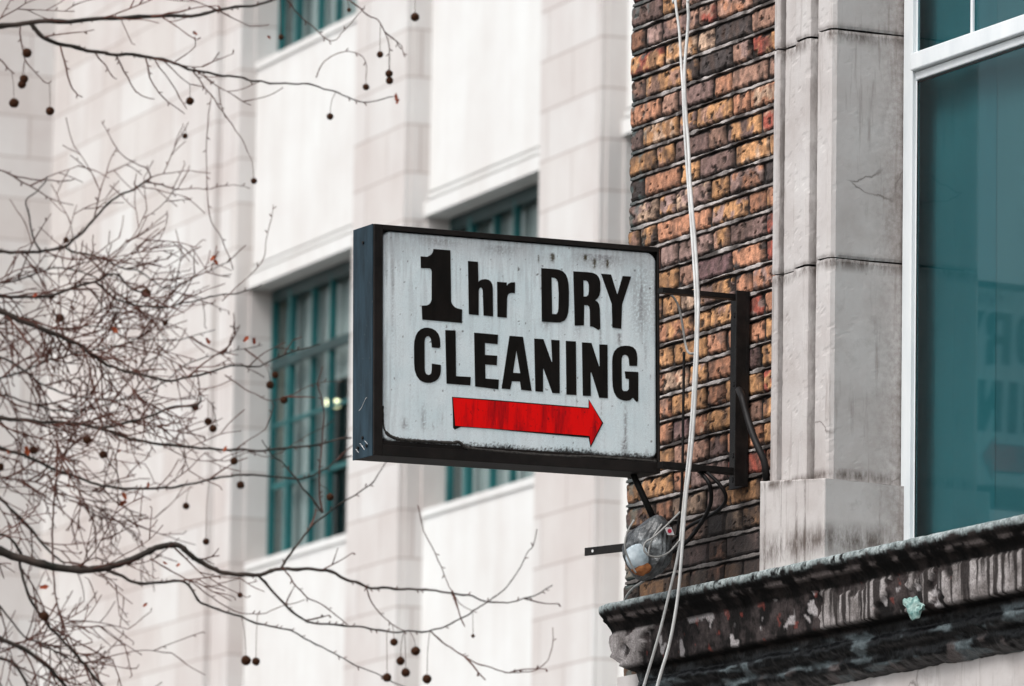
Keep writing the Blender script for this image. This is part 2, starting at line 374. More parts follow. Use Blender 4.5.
# horizontal weather-struck pointing: pale wavy ribbons along the bed joints
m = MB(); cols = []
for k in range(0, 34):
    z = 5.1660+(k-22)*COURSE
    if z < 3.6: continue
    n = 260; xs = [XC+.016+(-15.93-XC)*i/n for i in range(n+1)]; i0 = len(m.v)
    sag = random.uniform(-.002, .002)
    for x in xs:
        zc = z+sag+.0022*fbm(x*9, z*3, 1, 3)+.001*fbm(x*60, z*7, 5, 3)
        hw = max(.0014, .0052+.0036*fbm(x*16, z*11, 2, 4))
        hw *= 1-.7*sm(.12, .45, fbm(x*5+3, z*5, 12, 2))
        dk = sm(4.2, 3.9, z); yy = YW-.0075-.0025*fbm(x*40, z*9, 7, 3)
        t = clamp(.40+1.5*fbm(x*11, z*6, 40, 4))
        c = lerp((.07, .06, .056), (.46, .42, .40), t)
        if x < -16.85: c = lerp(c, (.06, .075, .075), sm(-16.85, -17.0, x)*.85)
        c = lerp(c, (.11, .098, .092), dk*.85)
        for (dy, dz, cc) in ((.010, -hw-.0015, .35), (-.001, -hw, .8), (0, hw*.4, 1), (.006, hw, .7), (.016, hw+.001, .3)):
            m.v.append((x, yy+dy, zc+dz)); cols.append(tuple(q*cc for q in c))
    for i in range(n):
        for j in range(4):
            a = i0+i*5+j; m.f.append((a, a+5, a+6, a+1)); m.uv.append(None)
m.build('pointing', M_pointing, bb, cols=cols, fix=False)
# building body, side wall, roof
m = MB(); m.bx(XC+.012, -15.9, YW+.304, YW+10, 0, 9.2); m.bx(-13.52, -4, YW+.304, YW+10, 0, 9.2); m.bx(-15.9, -13.52, YW+2.6, YW+10, 0, 9.2)
m.bx(-15.9, -13.52, YW+.31, YW+2.6, 0, 3.55); m.bx(-15.9, -13.52, YW+.31, YW+2.6, 6.6, 9.2)
m.bx(-10.99, -4, YW+.0, YW+.3, 0, 9.2)
m.build('side_wall', M_sidebrick, bb)
m = MB(); m.bx(XC-.05, -3.9, YW-.08, YW+10.1, 9.2, 9.4); m.build('parapet', M_stone, bb, bevel=.02)

# stone architrave, profile extruded between joints
XA = -16.010; XR = -15.654; YF = 8.775
G0 = YW-.016
prof = [(XA, YW+.02), (XA, YW-.056), (XA+.020, YW-.058), (XA+.026, YW-.050), (XA+.028, G0), (XA+.034, G0), (XA+.037, YW-.040), (XA+.122, YW-.040), (XA+.128, YW-.052), (XA+.134, YW-.060), (XA+.198, YW-.060), (XA+.208, YW-.052), (XA+.212, YW-.026), (XA+.214, G0), (XA+.220, G0), (XA+.223, YW-.036), (XA+.260, YW-.038), (XA+.262, G0), (XA+.268, G0), (XA+.271, YW-.050), (XA+.278, YW-.066), (XR-.016, YW-.066), (XR-.006, YW-.060), (XR, YW-.048), (XR, YF-.0)]
def extrude_prof(m, prof, z0, z1, seed, mirror=None, step=.008):
    rows = max(2, int((z1-z0)/step)); pf = []
    for i in range(len(prof)-1):
        a, b_ = prof[i], prof[i+1]; L = math.hypot(b_[0]-a[0], b_[1]-a[1]); n = max(1, int(L/.012))
        pf += [(a[0]+(b_[0]-a[0])*k/n, a[1]+(b_[1]-a[1])*k/n) for k in range(n)]
    pf.append(prof[-1]); w = len(pf); i0 = len(m.v)
    for r in range(rows+1):
        z = z0+(z1-z0)*r/rows
        for (x, y) in pf:
            e = min(r, rows-r); rd = .0018 if e == 0 else 0
            d = .0005*fbm(x*12, y*12+seed, z*12, 3)
            chip = .0013*sm(.40, .5, fbm(x*40+seed, y*40, z*22, 3))
            X = x-d-chip*.3-(rd if y > YW-.04 else 0); Y = y+d+chip+rd
            if mirror: X = 2*mirror-X
            m.v.append((X, Y, z+.0035*nz(x*6, y*6, seed)))
    for r in range(rows):
        for i in range(w-1):
            a = i0+r*w+i; q = (a, a+1, a+w+1, a+w)
            m.f.append(q if not mirror else q[::-1]); m.uv.append(None)
MIR = (-15.654-13.85)/2
for mir in (None, MIR):
    m = MB(); zs = [3.90, 4.652, 5.302, 5.96, 6.45]
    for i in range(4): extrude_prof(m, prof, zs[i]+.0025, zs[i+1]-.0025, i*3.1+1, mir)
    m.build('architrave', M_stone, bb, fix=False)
    m = MB()  # core, dark in the joints; its colour stands for shade in the moulding grooves
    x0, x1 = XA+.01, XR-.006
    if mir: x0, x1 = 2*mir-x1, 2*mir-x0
    m.bx(x0, x1, YW-.0175, YF+.03, 3.95, 6.45); m.build('groove_shade_core', M_mortar_and_shade, bb)
    # plinth block: a little proud, its top broken unevenly
    m = MB(); xa, xb, ya, yb = -16.012, -15.632, 8.522, 8.80; n = 24
    pts = []
    top = lambda x, y: 4.063-.035*(x-xa)/(xb-xa)-.02*(y-ya)+.002*nz(x*25, y*25)
    def V(x, y, z): return (2*mir-x if mir else x, y, z)
    for i in range(n):
        x, x2 = xa+(xb-xa)*i/n, xa+(xb-xa)*(i+1)/n
        q = [V(x, ya, 3.78), V(x2, ya, 3.78), V(x2, ya, top(x2, ya)), V(x, ya, top(x, ya))]; m.quadm(q)
        m.quadm([V(x, ya, top(x, ya)), V(x2, ya, top(x2, ya)), V(x2, yb, top(x2, yb)), V(x, yb, top(x, yb))])
    for i in range(n):
        y, y2 = ya+(yb-ya)*i/n, ya+(yb-ya)*(i+1)/n
        m.quadm([V(xb, y, 3.78), V(xb, y2, 3.78), V(xb, y2, top(xb, y2)), V(xb, y, top(xb, y))])
        m.quadm([V(xa, y, 3.78), V(xa, y2, 3.78), V(xa, y2, top(xa, y2)), V(xa, y, top(xa, y))])
    me = m.build('plinth_block', M_stone, bb)
    bm = bmesh.new(); bm.from_mesh(me.data); bmesh.ops.remove_doubles(bm, verts=bm.verts, dist=.0005); bmesh.ops.recalc_face_normals(bm, faces=bm.faces); bm.to_mesh(me.data); bm.free()
    md = me.modifiers.new('bevel', 'BEVEL'); md.width = .004; md.segments = 2; md.limit_method = 'ANGLE'; md.angle_limit = RD(50)
m = MB(); m.bx(XA-.03, 2*MIR-XA+.03, YW-.07, YF+.03, 6.452, 6.62); m.build('lintel', M_stone, bb, bevel=.01)
# sill below the window, behind the cornice top
m = MB(); m.bx(-15.63, 2*MIR+15.63, YW+.09, YF+.12, 3.70, 3.799); m.build('window_sill', M_stone, bb, bevel=.006)

# window: white frame, transom, glazing bar, glass
XL, XRr = XR+.003, 2*MIR-XR-.003
wf = MB()
wf.bx(XL, XL+.052, YF-.002, YF+.020, 3.80, 6.445); wf.bx(XRr-.052, XRr, YF-.002, YF+.020, 3.80, 6.445)
wf.bx(XL+.053, XL+.060, YF+.008, YF+.0105, 3.854, 6.396); wf.bx(XRr-.060, XRr-.053, YF+.008, YF+.0105, 3.854, 6.396)
wf.bx(XL+.053, XRr-.053, YF-.001, YF+.020, 3.801, 3.853); wf.bx(XL+.053, XRr-.053, YF-.001, YF+.020, 6.397, 6.444)
win = wf.build('window_frame', M_upvc, bb, bevel=.004)
m = MB(); m.bx(XL+.0535, XRr-.0535, YF-.012, YF+.022, 5.192, 5.242); m.bx(XL+.0545, XRr-.0545, YF+.004, YF+.021, 5.166, 5.191); m.build('transom', M_upvc, win, bevel=.004)
for gx in (-15.283, -14.62):
    m = MB(); m.bx(gx, gx+.012, YF+.001, YF+.0095, 5.244, 6.395); m.build('glazing_bar', M_upvc, win, bevel=.002)
m = MB(); m.bx(XL+.061, XRr-.061, YF+.011, YF+.015, 3.855, 5.164); m.build('glass', M_glass, win)
m = MB(); m.bx(XL+.061, XRr-.061, YF+.011, YF+.015, 5.243, 6.39); m.build('glass', M_glass, win)
m = MB(); m.bx(XL+.0605, XL+.0645, YF+.0085, YF+.0105, 3.855, 5.164); m.bx(XL+.0655, XRr-.062, YF+.0085, YF+.0105, 5.158, 5.164); m.build('gasket', M_cableb, win)
# room behind
m = MB(); m.bx(-15.88, -13.53, YF+1.6, YF+1.65, 3.6, 6.55); m.bx(-15.9, -15.88, YF+.1, YF+1.6, 3.6, 6.55); m.bx(-13.54, -13.52, YF+.1, YF+1.6, 3.6, 6.55)
m.bx(-15.88, -13.54, YF+.1, YF+1.6, 3.56, 3.6); m.bx(-15.88, -13.54, YF+.1, YF+1.6, 6.55, 6.59); m.build('room_shell', M_room, bb)
m = MB(); n = 60
def drop(x0, x1, y, z0, label, mt):  # blinds added behind the glass; their tones stand for its reflections
    bl = thing('reflection_blind', (x0, y, z0), label, 'blind')
    m = MB(); nseg = 12; pr = None
    for i in range(nseg+1):
        q = (x0+(x1-x0)*i/nseg, y+.003*math.sin(i*1.1))
        if pr: m.quadm([(pr[0], pr[1], z0), (q[0], q[1], z0), (q[0], q[1], 6.36), (pr[0], pr[1], 6.36)])
        pr = q
    m.v += [(a_, b_+.0025, c_) for a_, b_, c_ in m.v]; k = len(m.v)//2; m.f += [tuple(k+j for j in reversed(f)) for f in m.f]; m.uv = [None]*len(m.f)
    m.build('reflection_fabric', mt, bl, smooth=False)
    m = MB(); m.tube([(x0, y+.02, 6.37), (x1, y+.02, 6.37)], .016, 12); m.build('added_blind_roller', mt, bl, smooth=True)
    m = MB(); m.bx(x0, x1, y-.004, y+.007, z0-.022, z0-.001); m.build('added_blind_bottom_bar', mt, bl)
drop(-15.83, -15.268, YF+.0765, 3.87, 'narrow teal blind added to tint the left edge of the big white framed window like a reflection', M_reflection_tint)
drop(-15.30, XRr-.010, YF+.079, 3.875, 'wide greyer blind added to tint most of the big white framed window like a reflection', M_reflection_tint2)
# wall below the cornice
m = MB(); m.bx(XC-.001, -11, YW-.02, YW+.3, 0, 3.60); m.build('shop_wall', M_stone, bb)

# cornice: long weathered moulding
YT = 8.452; ZT = 3.792; XE = -16.885; XEND = -13.0
cprof = [(YW+.16, ZT+.004), (8.55, ZT+.004), (YT+.012, ZT+.001), (YT+.003, ZT-.004), (YT, ZT-.014), (YT+.001, ZT-.026), (YT+.008, ZT-.036), (YT+.014, ZT-.040), (YT+.015, ZT-.046), (YT+.028, ZT-.056), (YT+.038, ZT-.068), (YT+.041, ZT-.078),
         (YT+.046, ZT-.082), (YT+.048, ZT-.186), (YT+.054, ZT-.192), (YT+.075, ZT-.198), (YT+.080, ZT-.215), (YT+.082, ZT-.228), (YT+.072, ZT-.232), (YT+.068, ZT-.244), (YT+.074, ZT-.256), (YT+.088, ZT-.268), (YT+.094, ZT-.276), (YT+.090, ZT-.284), (YT+.096, ZT-.302), (YT+.118, ZT-.318), (YT+.132, ZT-.324), (YW-.019, ZT-.328)]
pf = []
for i in range(len(cprof)-1):
    a, b_ = cprof[i], cprof[i+1]; L = math.hypot(b_[0]-a[0], b_[1]-a[1]); n = max(1, int(L/.006)) if i > 0 else 4
    pf += [(a[0]+(b_[0]-a[0])*k/n, a[1]+(b_[1]-a[1])*k/n) for k in range(n)]
pf.append(cprof[-1]); W = len(pf)
def corn_point(x, y, z):
    dz = ZT-z; d = 0
    fas = sm(.078, .086, dz)*sm(.192, .184, dz)
    low = sm(.20, .22, dz)
    d += (.0022*fbm(x*30, y*30, z*30, 4)+.0025*fbm(x*7, 3, z*7, 3))*(.35+.65*sm(.04, .2, dz))
    # pale plaster skin on the fascia, fallen away in patches
    ed = .05*fbm(z*20, 2, x*3, 3)
    sk = 0
    for (a, b2) in ((-17.2, -16.66), (-15.585, -15.25), (-15.13, -14.98), (-14.93, -12.5)):
        sk = max(sk, sm(a-.006, a+.006, x+ed)*sm(b2+.006, b2-.006, x+ed*1.3+(dz-.13)*(.9 if a < -17 else .6)))
    sk *= 1-.9*sm(.30, .42, fbm(x*6, 11, z*9, 3))
    d -= fas*(sk*.010)
    d += low*(.008*fbm(x*5, 1, z*26, 4)+.006*fbm(x*18, 6, z*40, 3))
    d += .005*sm(.3, .5, fbm(x*12, 8, z*12, 3))*(.3+.7*sm(.03, .1, dz))*(1-fas*.7)*(1-.8*fas*sm(-16.5, -16.6, x))
    return d, fas, low, sk
def corn_col(x, y, z, fas, low, sk):
    dz = ZT-z; f1 = fbm(x*14, y*14, z*14, 6); f2 = fbm(x*70, y*70, z*70, 3); f3 = fbm(x*40, 0, z*3, 4)
    black = (.002, .0016, .0015); c = lerp(black, (.018, .014, .013), sm(-.1, .5, f1+.5*f2)); rough = .8
    # lichen-bleached nosing
    top = sm(.024, .013, dz+.012*f1+.008*f2); c = lerp(c, lerp((.13, .155, .155), (.33, .37, .37), clamp(.5+f2*1.4)), top*sm(-.45, -.1, f1+.5*f2+.25))
    ln = sm(.034, .042, dz)*sm(.056, .046, dz); c = lerp(c, (.17, .145, .14), ln*sm(-.05, .3, f1)*.8)
    if fas > .01:
        pale = lerp((.14, .125, .12), (.33, .305, .30), clamp(.5+f1+.3*f2))
        drip = sm(.02, .22, fbm(x*48, 5, z*1.6, 3)+(.30-(dz-.082)*3.4)*.75)
        pale = lerp(pale, (.020, .016, .015), drip*(.95 if x > -15.9 else .2))
        bare = lerp((.006, .005, .0048), (.048, .038, .037), clamp(.42+f1*1.4+.5*f2)); bare = lerp(bare, (.30, .28, .28), sm(.38, .5, fbm(x*13, 9, z*16, 3)))
        bare = lerp(bare, (.25, .05, .035), sm(.50, .6, fbm(x*22, 19, z*22, 3))*.4)
        c = lerp(c, lerp(bare, pale, sk), fas); rough = .8
    if low > .01:
        w = sm(.16, .5, fbm(x*6, 2, z*34, 4)); c = lerp(c, lerp((.004, .0045, .005), (.085, .105, .112), w*w), low); rough = .32  # wet glints on the lower moulding are put into its colour
        pl = sm(.22, .40, fbm(x*9, 31, z*12, 3))*sm(.26, .30, dz); c = lerp(c, (.16, .13, .125), pl*.45)
    return (*c, rough)
m = MB(); cols = []; xs = []
x = XE
while x < -14.0: xs.append(x); x += .0055
while x < XEND: xs.append(x); x += .03
xs.append(XEND)
for x in xs:
    e = sm(XE+.05, XE, x)
    for (y, z) in pf:
        d, fas, low, sk = corn_point(x, y, z)
        bite = .05*sm(.02, .12, ZT-z)*sm(XE+.16, XE, x+.03*fbm(z*25, 4, 1, 3))*sm(.0, .22, ZT-z)
        up = 0
        # the end of the moulding is broken off on a slant
        xx = x + e*(.012*fbm(z*40, 1, 2, 3)+.004) + (.20*sm(.125, .23, ZT-z+.02*fbm(z*60, x*9, 2, 3))*sm(XE+.24, XE, x)*.6)
        m.v.append((xx, y+d+e*.004, z+.0015*fbm(x*20, y*9, 2, 3))); cols.append(corn_col(xx, y, z, fas, low, sk))
for i in range(len(xs)-1):
    for j in range(W-1):
        a = i*W+j; m.f.append((a, a+1, a+W+1, a+W)); m.uv.append(None)
m.f.append(tuple(range(W))); m.uv.append(None)
m.build('cornice', M_cornice, bb, cols=cols, smooth=True, fix=True)

# scrap of plastic caught on the cornice
q = on_y(914, 608, 8.47); sc = MB(); cols = []
bmx = bmesh.new(); bmesh.ops.create_icosphere(bmx, subdivisions=3, radius=1)
for v in bmx.verts:
    p = v.co; k = 1+.55*fbm(p.x*1.1+4, p.y*1.1, p.z*1.1, 2)-.35*abs(fbm(p.x*2.2, p.y*2.2, p.z*2.2+3, 2)); v.co = Vector((p.x*.052*k, p.y*.010*k, p.z*.026*k*(1.2-.5*abs(p.x))-.012*p.x*k+.010*abs(p.x)))
me = bpy.data.meshes.new('plastic_scrap'); bmx.to_mesh(me); bmx.free(); me.materials.append(M_scrap)
o = bpy.data.objects.new('plastic_scrap', me); COL.objects.link(o); o.location = q
tag(o, 'small crumpled pale green plastic scrap caught on the stained cornice', 'scrap')

# ------------------------------------------------------------------ sign
SX, SY, SZ, SW, SH, SD, SYAW, STILT = -16.2796, 7.447, 4.0875, .9071, .6515, .1255, -.0239, .0194
e_ = Vector((math.sin(SYAW), math.cos(SYAW), 0)); n_ = Vector((-math.cos(SYAW), math.sin(SYAW), 0)); zz = Vector((0, 0, 1))
EX = e_*math.cos(STILT)+zz*math.sin(STILT); EZ = zz*math.cos(STILT)-e_*math.sin(STILT); EN = n_          # EN points away from the camera
SO = Vector((SX, SY, SZ))
def sp(a, c, b_=0): return SO+EX*a+EZ*c+EN*b_           # a along, c up, b back
def s_of(px_, py_, back=0.0):
    p = on_plane(px_, py_, SO+EN*back, EN)-SO; return p.dot(EX), p.dot(EZ)
sign = thing('hanging_sign', sp(SW/2, 0, SD/2), 'black framed projecting lightbox sign reading 1hr DRY CLEANING with a red arrow', 'sign')
def sbox(m, a0, a1, b0, b1, c0, c1): m.box(sp(a0, c0, b0), EX*(a1-a0), EN*(b1-b0), EZ*(c1-c0))
LB = .043; LT = .0145; LL = .0275; LR = .006
m = MB()
sbox(m, 0.002, SW, .004, SD, SH-.003, SH); sbox(m, 0.002, SW, .004, SD, 0, .003); sbox(m, SW-.003, SW, .004, SD, .0032, SH-.0032)
sbox(m, 0.003, SW-.0032, SD-.003, SD, .0032, SH-.0032); m.build('housing', M_housing, sign, bevel=.001)
m = MB(); sbox(m, -.002, .0018, .003, SD+.002, -.001, SH+.001); ep = m.build('end_panel', M_end, sign, bevel=.001)
m = MB()
for bb_, cc_ in ((.06, SH-.045), (.06, .055), (.035, .03), (.09, .03)):
    m = MB(); c0 = sp(-.002, cc_, bb_); m.tube([c0, c0-EX*.004], .0045, 10); m.build('screw', M_steel, ep)
# scratches of bare metal at the bottom corner
m = MB()
for k in range(4):
    b0, c0 = random.uniform(.02, .10), random.uniform(.01, .05); pts = []
    for i in range(7): pts.append(sp(-.0026, c0+.012*i/6+.004*nz(i*.7, k), b0+.018*i/6+.004*nz(i*.9, k+5)))
    m.tube(pts, .0006, 5)
m.build('scratch', M_white, ep); m = MB(); pts = [sp(-.0026, .135+.03*sm(0, 1, i/8)+.004*nz(i*.5, 3), .085-.05*i/8) for i in range(9)]; m.tube(pts, .0008, 5)
m.build('scratch', M_white, ep)
# front rim: four lengths with a rolled outer bead
m = MB()
sbox(m, 0.0, LL, -.004, .012, 0, SH); sbox(m, SW-LR, SW, -.004, .012, 0, SH)
sbox(m, LL+.0003, SW-LR-.0003, -.0035, .012, SH-LT, SH); sbox(m, LL+.0003, SW-LR-.0003, -.0035, .012, 0, LB-.012)
sbox(m, LL+.0003, SW-LR-.0003, .001, .012, LB-.0119, LB)
rim = m.build('front_rim', M_housing, sign, bevel=.0015)
# moulded face panel
FB = .0045      # plane of the face, behind the rim front
A0, C0 = s_of(384.5, 440, FB); A1, C1 = s_of(657.3, 257.5, FB); At, Ct = s_of(384.5, 232.5, FB); Ab, Cb = s_of(657.5, 458, FB)
A0 = LL+.001; A1 = SW-LR-.001; CT = SH-LT-.001; CB = LB-.006
nxp, nzp = 300, 215; m = MB(); cols = []; RR = .030
def stain(a, c, px_, py_, wa, up, dn):
    """vertical smear centred under a pixel of the face"""
    sa, sc_ = s_of(px_, py_, FB); da = abs(a-sa)
    if da > wa*2: return 0
    return sm(wa, wa*.2, da+wa*.5*nz(c*60, sa*50))*sm(-dn, -dn*.3, c-sc_)*sm(up, up*.2, c-sc_)
ST = [(552, 256, .008, .012, .020), (585, 257, .007, .010, .012), (594, 262, .006, .014, .022), (607, 262, .005, .010, .02), (538, 256, .003, .004, .02)]
SG = [(625, 425, .010, .09, .09, .55), (624, 448, .016, .035, .03, .75), (641, 300, .055, .16, .16, .42), (655, 290, .02, .12, .2, .3), (404, 425, .018, .03, .02, .5), (423, 420, .012, .06, .045, .55), (433, 428, .006, .03, .02, .5), (442, 420, .004, .03, .02, .4), (600, 335, .006, .02, .05, .6), (619, 335, .012, .01, .06, .6), (601, 410, .003, .04, .05, .5), (565, 395, .003, .01, .04, .4), (576, 400, .003, .01, .03, .4), (457, 333, .03, .01, .03, .2), (650, 377, .004, .01, .012, .7), (646, 452, .010, .012, .012, .35), (645, 350, .01, .04, .07, .3), (545, 320, .03, .01, .04, .35), (577, 326, .02, .01, .05, .35), (556, 410, .004, .01, .03, .3), (392, 300, .010, .2, .2, .3), (500, 247, .1, .006, .035, .25), (600, 256, .12, .006, .05, .35), (440, 240, .1, .006, .03, .25)]
STc = [(*s_of(x, y, FB), wa, up, dn, k) for (x, y, wa, up, dn, k) in SG]; STm = [(*s_of(x, y, FB), wa*1.25, up, dn*1.3) for (x, y, wa, up, dn) in ST]
for j in range(nzp+1):
    for i in range(nxp+1):
        a = A0+(A1-A0)*i/nxp; c = CB+(CT-CB)*j/nzp
        # rounded outline
        cx = min(max(a, A0+RR), A1-RR); cc = min(max(c, CB+RR), CT-RR); dx, dy = a-cx, c-cc; dd = math.hypot(dx, dy)
        if dd > RR and dx != 0 and dy != 0: a, c = cx+dx/dd*RR, cc+dy/dd*RR; dd = RR
        e = RR-dd if (dx or dy) else RR
        back = FB-.003*sm(0, .008, e)+.008*sm(.002, 0, e)
        g1 = fbm(a*90, c*6, 1, 4); g2 = fbm(a*9, c*9, 4, 4); g3 = fbm(a*160, c*160, 8, 3)
        col = lerp((.69, .80, .83), (.76, .845, .87), clamp(.5+g2))
        d = .04+.24*sm(-.1, .4, g1)*(.3+.7*sm(.25, .62, c)) + .10*sm(.35, .55, g3)
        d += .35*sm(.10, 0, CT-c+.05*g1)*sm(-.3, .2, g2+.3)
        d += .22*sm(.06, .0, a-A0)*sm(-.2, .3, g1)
        for (sa, s_c, wa, up, dn, k) in STc:
            da = abs(a-sa)
            if da < wa*1.6: d += 1.45*k*sm(wa*1.1, wa*.1, da+wa*.6*abs(g3)+wa*.25*g1)*sm(-dn, -dn*.2, c-s_c)*sm(up, up*.1, c-s_c)*clamp(.65+1.1*g3+.4*g1)
        col = lerp(col, (.185, .175, .185), clamp(d, 0, .9))
        br_ = 0
        for (sa, s_c, wa, up, dn) in STm:
            da = abs(a-sa)
            if da < wa*1.6: br_ = max(br_, sm(wa*1.2, wa*.2, da+wa*.9*abs(g3))*sm(-dn, -dn*.2, c-s_c)*sm(up, up*.1, c-s_c))
        col = lerp(col, (.05, .035, .012), clamp(br_*1.3))
        # specks
        col = lerp(col, (.05, .045, .05), sm(.74, .80, fbm(a*80, c*80, 21, 2))*.8)
        # grime creeping up from the bottom-left edge
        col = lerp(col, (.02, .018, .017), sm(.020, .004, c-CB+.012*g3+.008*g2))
        m.v.append(tuple(sp(a, c, back))); cols.append(col)
for j in range(nzp):
    for i in range(nxp):
        a = j*(nxp+1)+i; m.f.append((a, a+nxp+1, a+nxp+2, a+1)); m.uv.append(None)
m.build('face_panel', M_signface, sign, cols=cols, smooth=True, fix=False)
m = MB(); sbox(m, LL*.4, SW-LR*.5, .0145, .017, LB*.5, SH-LT*.5); m.build('backing_sheet', M_housing, sign)
# lumpy black sealant along the bottom of the face
m = MB(); pl_ = [(383.2, 405), (383.6, 424), (386, 431), (391, 435.5), (400, 438.5), (412, 439.8), (430, 441), (452, 442), (459, 441.5), (466, 446.5), (480, 449), (520, 452.6), (560, 455.5), (600, 456.5), (640, 459.5), (657, 461)]
sl = smooth_line(pl_, 14); P = []; Rr_ = []
for k, (x, y) in enumerate(sl):
    a, c = s_of(x, y, 0); P.append(sp(a, c-.002, .001)); Rr_.append((.0022 if x < 386 else .0046)*(1+.55*fbm(k*.35, 1, 0, 3)))
m.tube(P, Rr_, 8); m.build('sealant', M_seal, sign, smooth=True)

# lettering, outlines in metres on the face after unprojection
def Z(ox, oy, s, pts): return [(ox+x/s, oy+y/s) for x, y in pts]
Z1 = lambda p: Z(410, 240, 7.625, p); Z3 = lambda p: Z(530, 250, 6.857, p); Z4 = lambda p: Z(400, 320, 7.623, p); Z5 = lambda p: Z(520, 330, 6.827, p); Z6 = lambda p: Z(440, 385, 5.689, p)
LET = []
LET.append((Z1([(180,68),(308,78),(312,300),(314,470),(321,487),(332,502),(345,513),(362,521),(398,530),(396,632),(95,606),(90,500),(130,498),(147,490),(158,476),(166,455),(167,240),(163,225),(152,215),(84,213),(82,124),(130,128),(148,120),(165,108),(175,92)]), None))
LET.append((Z1([(443,160),(518,166),(522,322),(533,308),(550,301),(575,298),(600,303),(617,317),(628,340),(632,370),(634,582),(562,575),(556,385),(552,370),(544,362),(535,364),(528,372),(524,390),(524,573),(450,565)]), None))
LET.append((Z1([(665,318),(738,324),(738,352),(750,334),(770,323),(802,322),(800,406),(775,402),(757,407),(746,420),(741,445),(738,592),(668,586)]), None))
LET.append((Z3([(78,124),(165,130),(200,135),(226,146),(246,167),(258,195),(265,235),(268,290),(267,380),(262,430),(252,462),(236,484),(210,496),(180,497),(82,490)]), Z3([(148,188),(172,191),(186,202),(193,225),(198,300),(196,400),(192,425),(182,440),(152,438)])))
LET.append((Z3([(298,146),(390,151),(430,156),(458,169),(474,190),(482,220),(483,275),(476,312),(462,333),(448,345),(463,354),(473,370),(479,400),(481,470),(483,540),(470,548),(430,524),(413,524),(411,410),(407,388),(396,379),(372,378),(370,516),(308,518)]), Z3([(366,208),(386,209),(398,217),(404,238),(405,280),(401,305),(390,318),(368,319)])))
LET.append((Z3([(488,162),(556,168),(597,300),(602,300),(636,178),(694,182),(632,372),(626,540),(566,532),(562,370)]), None))
LET.append((Z4([(308,205),(296,214),(244,208),(241,165),(235,138),(225,126),(214,123),(202,127),(192,140),(188,165),(189,370),(192,395),(202,412),(216,419),(230,416),(239,405),(243,385),(244,332),(312,342),(312,385),(306,420),(292,447),(268,467),(240,477),(210,479),(178,472),(150,455),(128,425),(113,380),(109,330),(108,200),(111,160),(121,120),(137,90),(160,70),(188,59),(215,58),(245,65),(272,81),(292,105),(303,135),(307,170)]), None))
LET.append((Z4([(346,76),(424,80),(428,428),(540,434),(536,498),(356,484)]), None))
LET.append((Z4([(566,96),(748,112),(744,184),(648,174),(648,266),(742,272),(738,344),(650,338),(652,446),(754,454),(750,528),(574,506)]), None))
LET.append((Z4([(836,120),(938,128)])+[(531.7,390.8)]+Z4([(925,532),(916,468),(854,466),(840,528),(776,522)]), Z4([(888,230),(918,405),(862,402)])))
LET.append((Z5([(98,58),(160,62),(216,218),(221,215),(214,66),(270,70),(272,432),(222,430),(163,265),(158,262),(158,422),(106,418)]), None))
LET.append((Z5([(314,74),(382,78),(386,444),(318,440)]), None))
LET.append((Z5([(424,84),(488,88),(540,248),(545,246),(542,98),(598,100),(600,465),(542,462),(489,290),(482,290),(484,450),(430,448)]), None))
LET.append((Z5([(800,245),(748,244),(744,200),(738,180),(727,170),(713,168),(702,175),(695,192),(694,220),(696,395),(700,410),(710,417),(733,416),(744,403),(745,335),(722,330),(716,282),(808,286),(808,485),(795,490),(772,462),(755,476),(730,483),(705,480),(680,471),(660,455),(643,425),(634,385),(631,330),(630,210),(634,175),(645,145),(663,124),(688,111),(715,107),(745,108),(772,117),(790,135),(799,162),(802,195)]), None))
def plate(outer, hole, m_, name, parent, back, thick, wob=.0):
    loops = [[Vector((*s_of(x, y, back), 0)) for x, y in L] for L in ([outer]+([hole] if hole else []))]
    tris = geometry.tessellate_polygon(loops); flat = [p for L in loops for p in L]; nn = len(flat)
    m = MB(); m.v = [tuple(sp(p.x, p.y, back)) for p in flat]+[tuple(sp(p.x, p.y, back+thick)) for p in flat]
    m.f = [tuple(t) for t in tris]; i = 0
    for L in loops:
        k = len(L)
        for q in range(k): m.f.append((i+q, i+(q+1) % k, nn+i+(q+1) % k, nn+i+q))
        i += k
    m.uv = [None]*len(m.f)
    return m.build(name, m_, parent)
for outer, hole in LET: plate(outer, hole, M_letter, 'letter', sign, .0000, .0014)
ar = Z6([(75,72),(850,135),(850,90),(922,215),(858,342),(852,290),(800,285),(88,232)])
ol = Z6([(69,67),(300,84),(846,129),(846,80),(929,216),(857,356),(846,300),(796,296),(420,262),(300,250),(120,238),(84,254),(75,242),(73,150)])
plate(ol, None, M_letter, 'arrow_outline', sign, .0004, .0010)
plate(ar, None, M_arrow, 'red_arrow', sign, -.0006, .0008)

# bracket that carries the sign off the wall
XB = SX
m = MB()
pa = on_x(655, 291, XB-.03); pb = on_y(746, 299, YW-.01)
def bar(m, p, q, w, h):
    p, q = Vector(p), Vector(q); d = q-p; s_ = d.cross(zz).normalized(); u_ = s_.cross(d).normalized()
    m.box(p-s_*w/2-u_*h/2, d, s_*w, u_*h)
pt = on_y(742, 298, YW-.012); pbm = on_y(744, 472, YW-.012)
bar(m, (pt.x+.0, SY+SW-.02, pt.z-.001), (pt.x, YW-.022, pt.z), .032, .015); m.build('bracket_arm', M_steel, sign, bevel=.001); m = MB()
bar(m, (pbm.x-.01, SY+SW-.02, pbm.z+.002), (pbm.x-.01, YW-.022, pbm.z), .032, .018)
br = m.build('bracket_arm', M_steel, sign, bevel=.001)
m = MB(); pl0 = on_y(734, 300, YW-.012).x; pl1 = on_y(750, 300, YW-.012).x
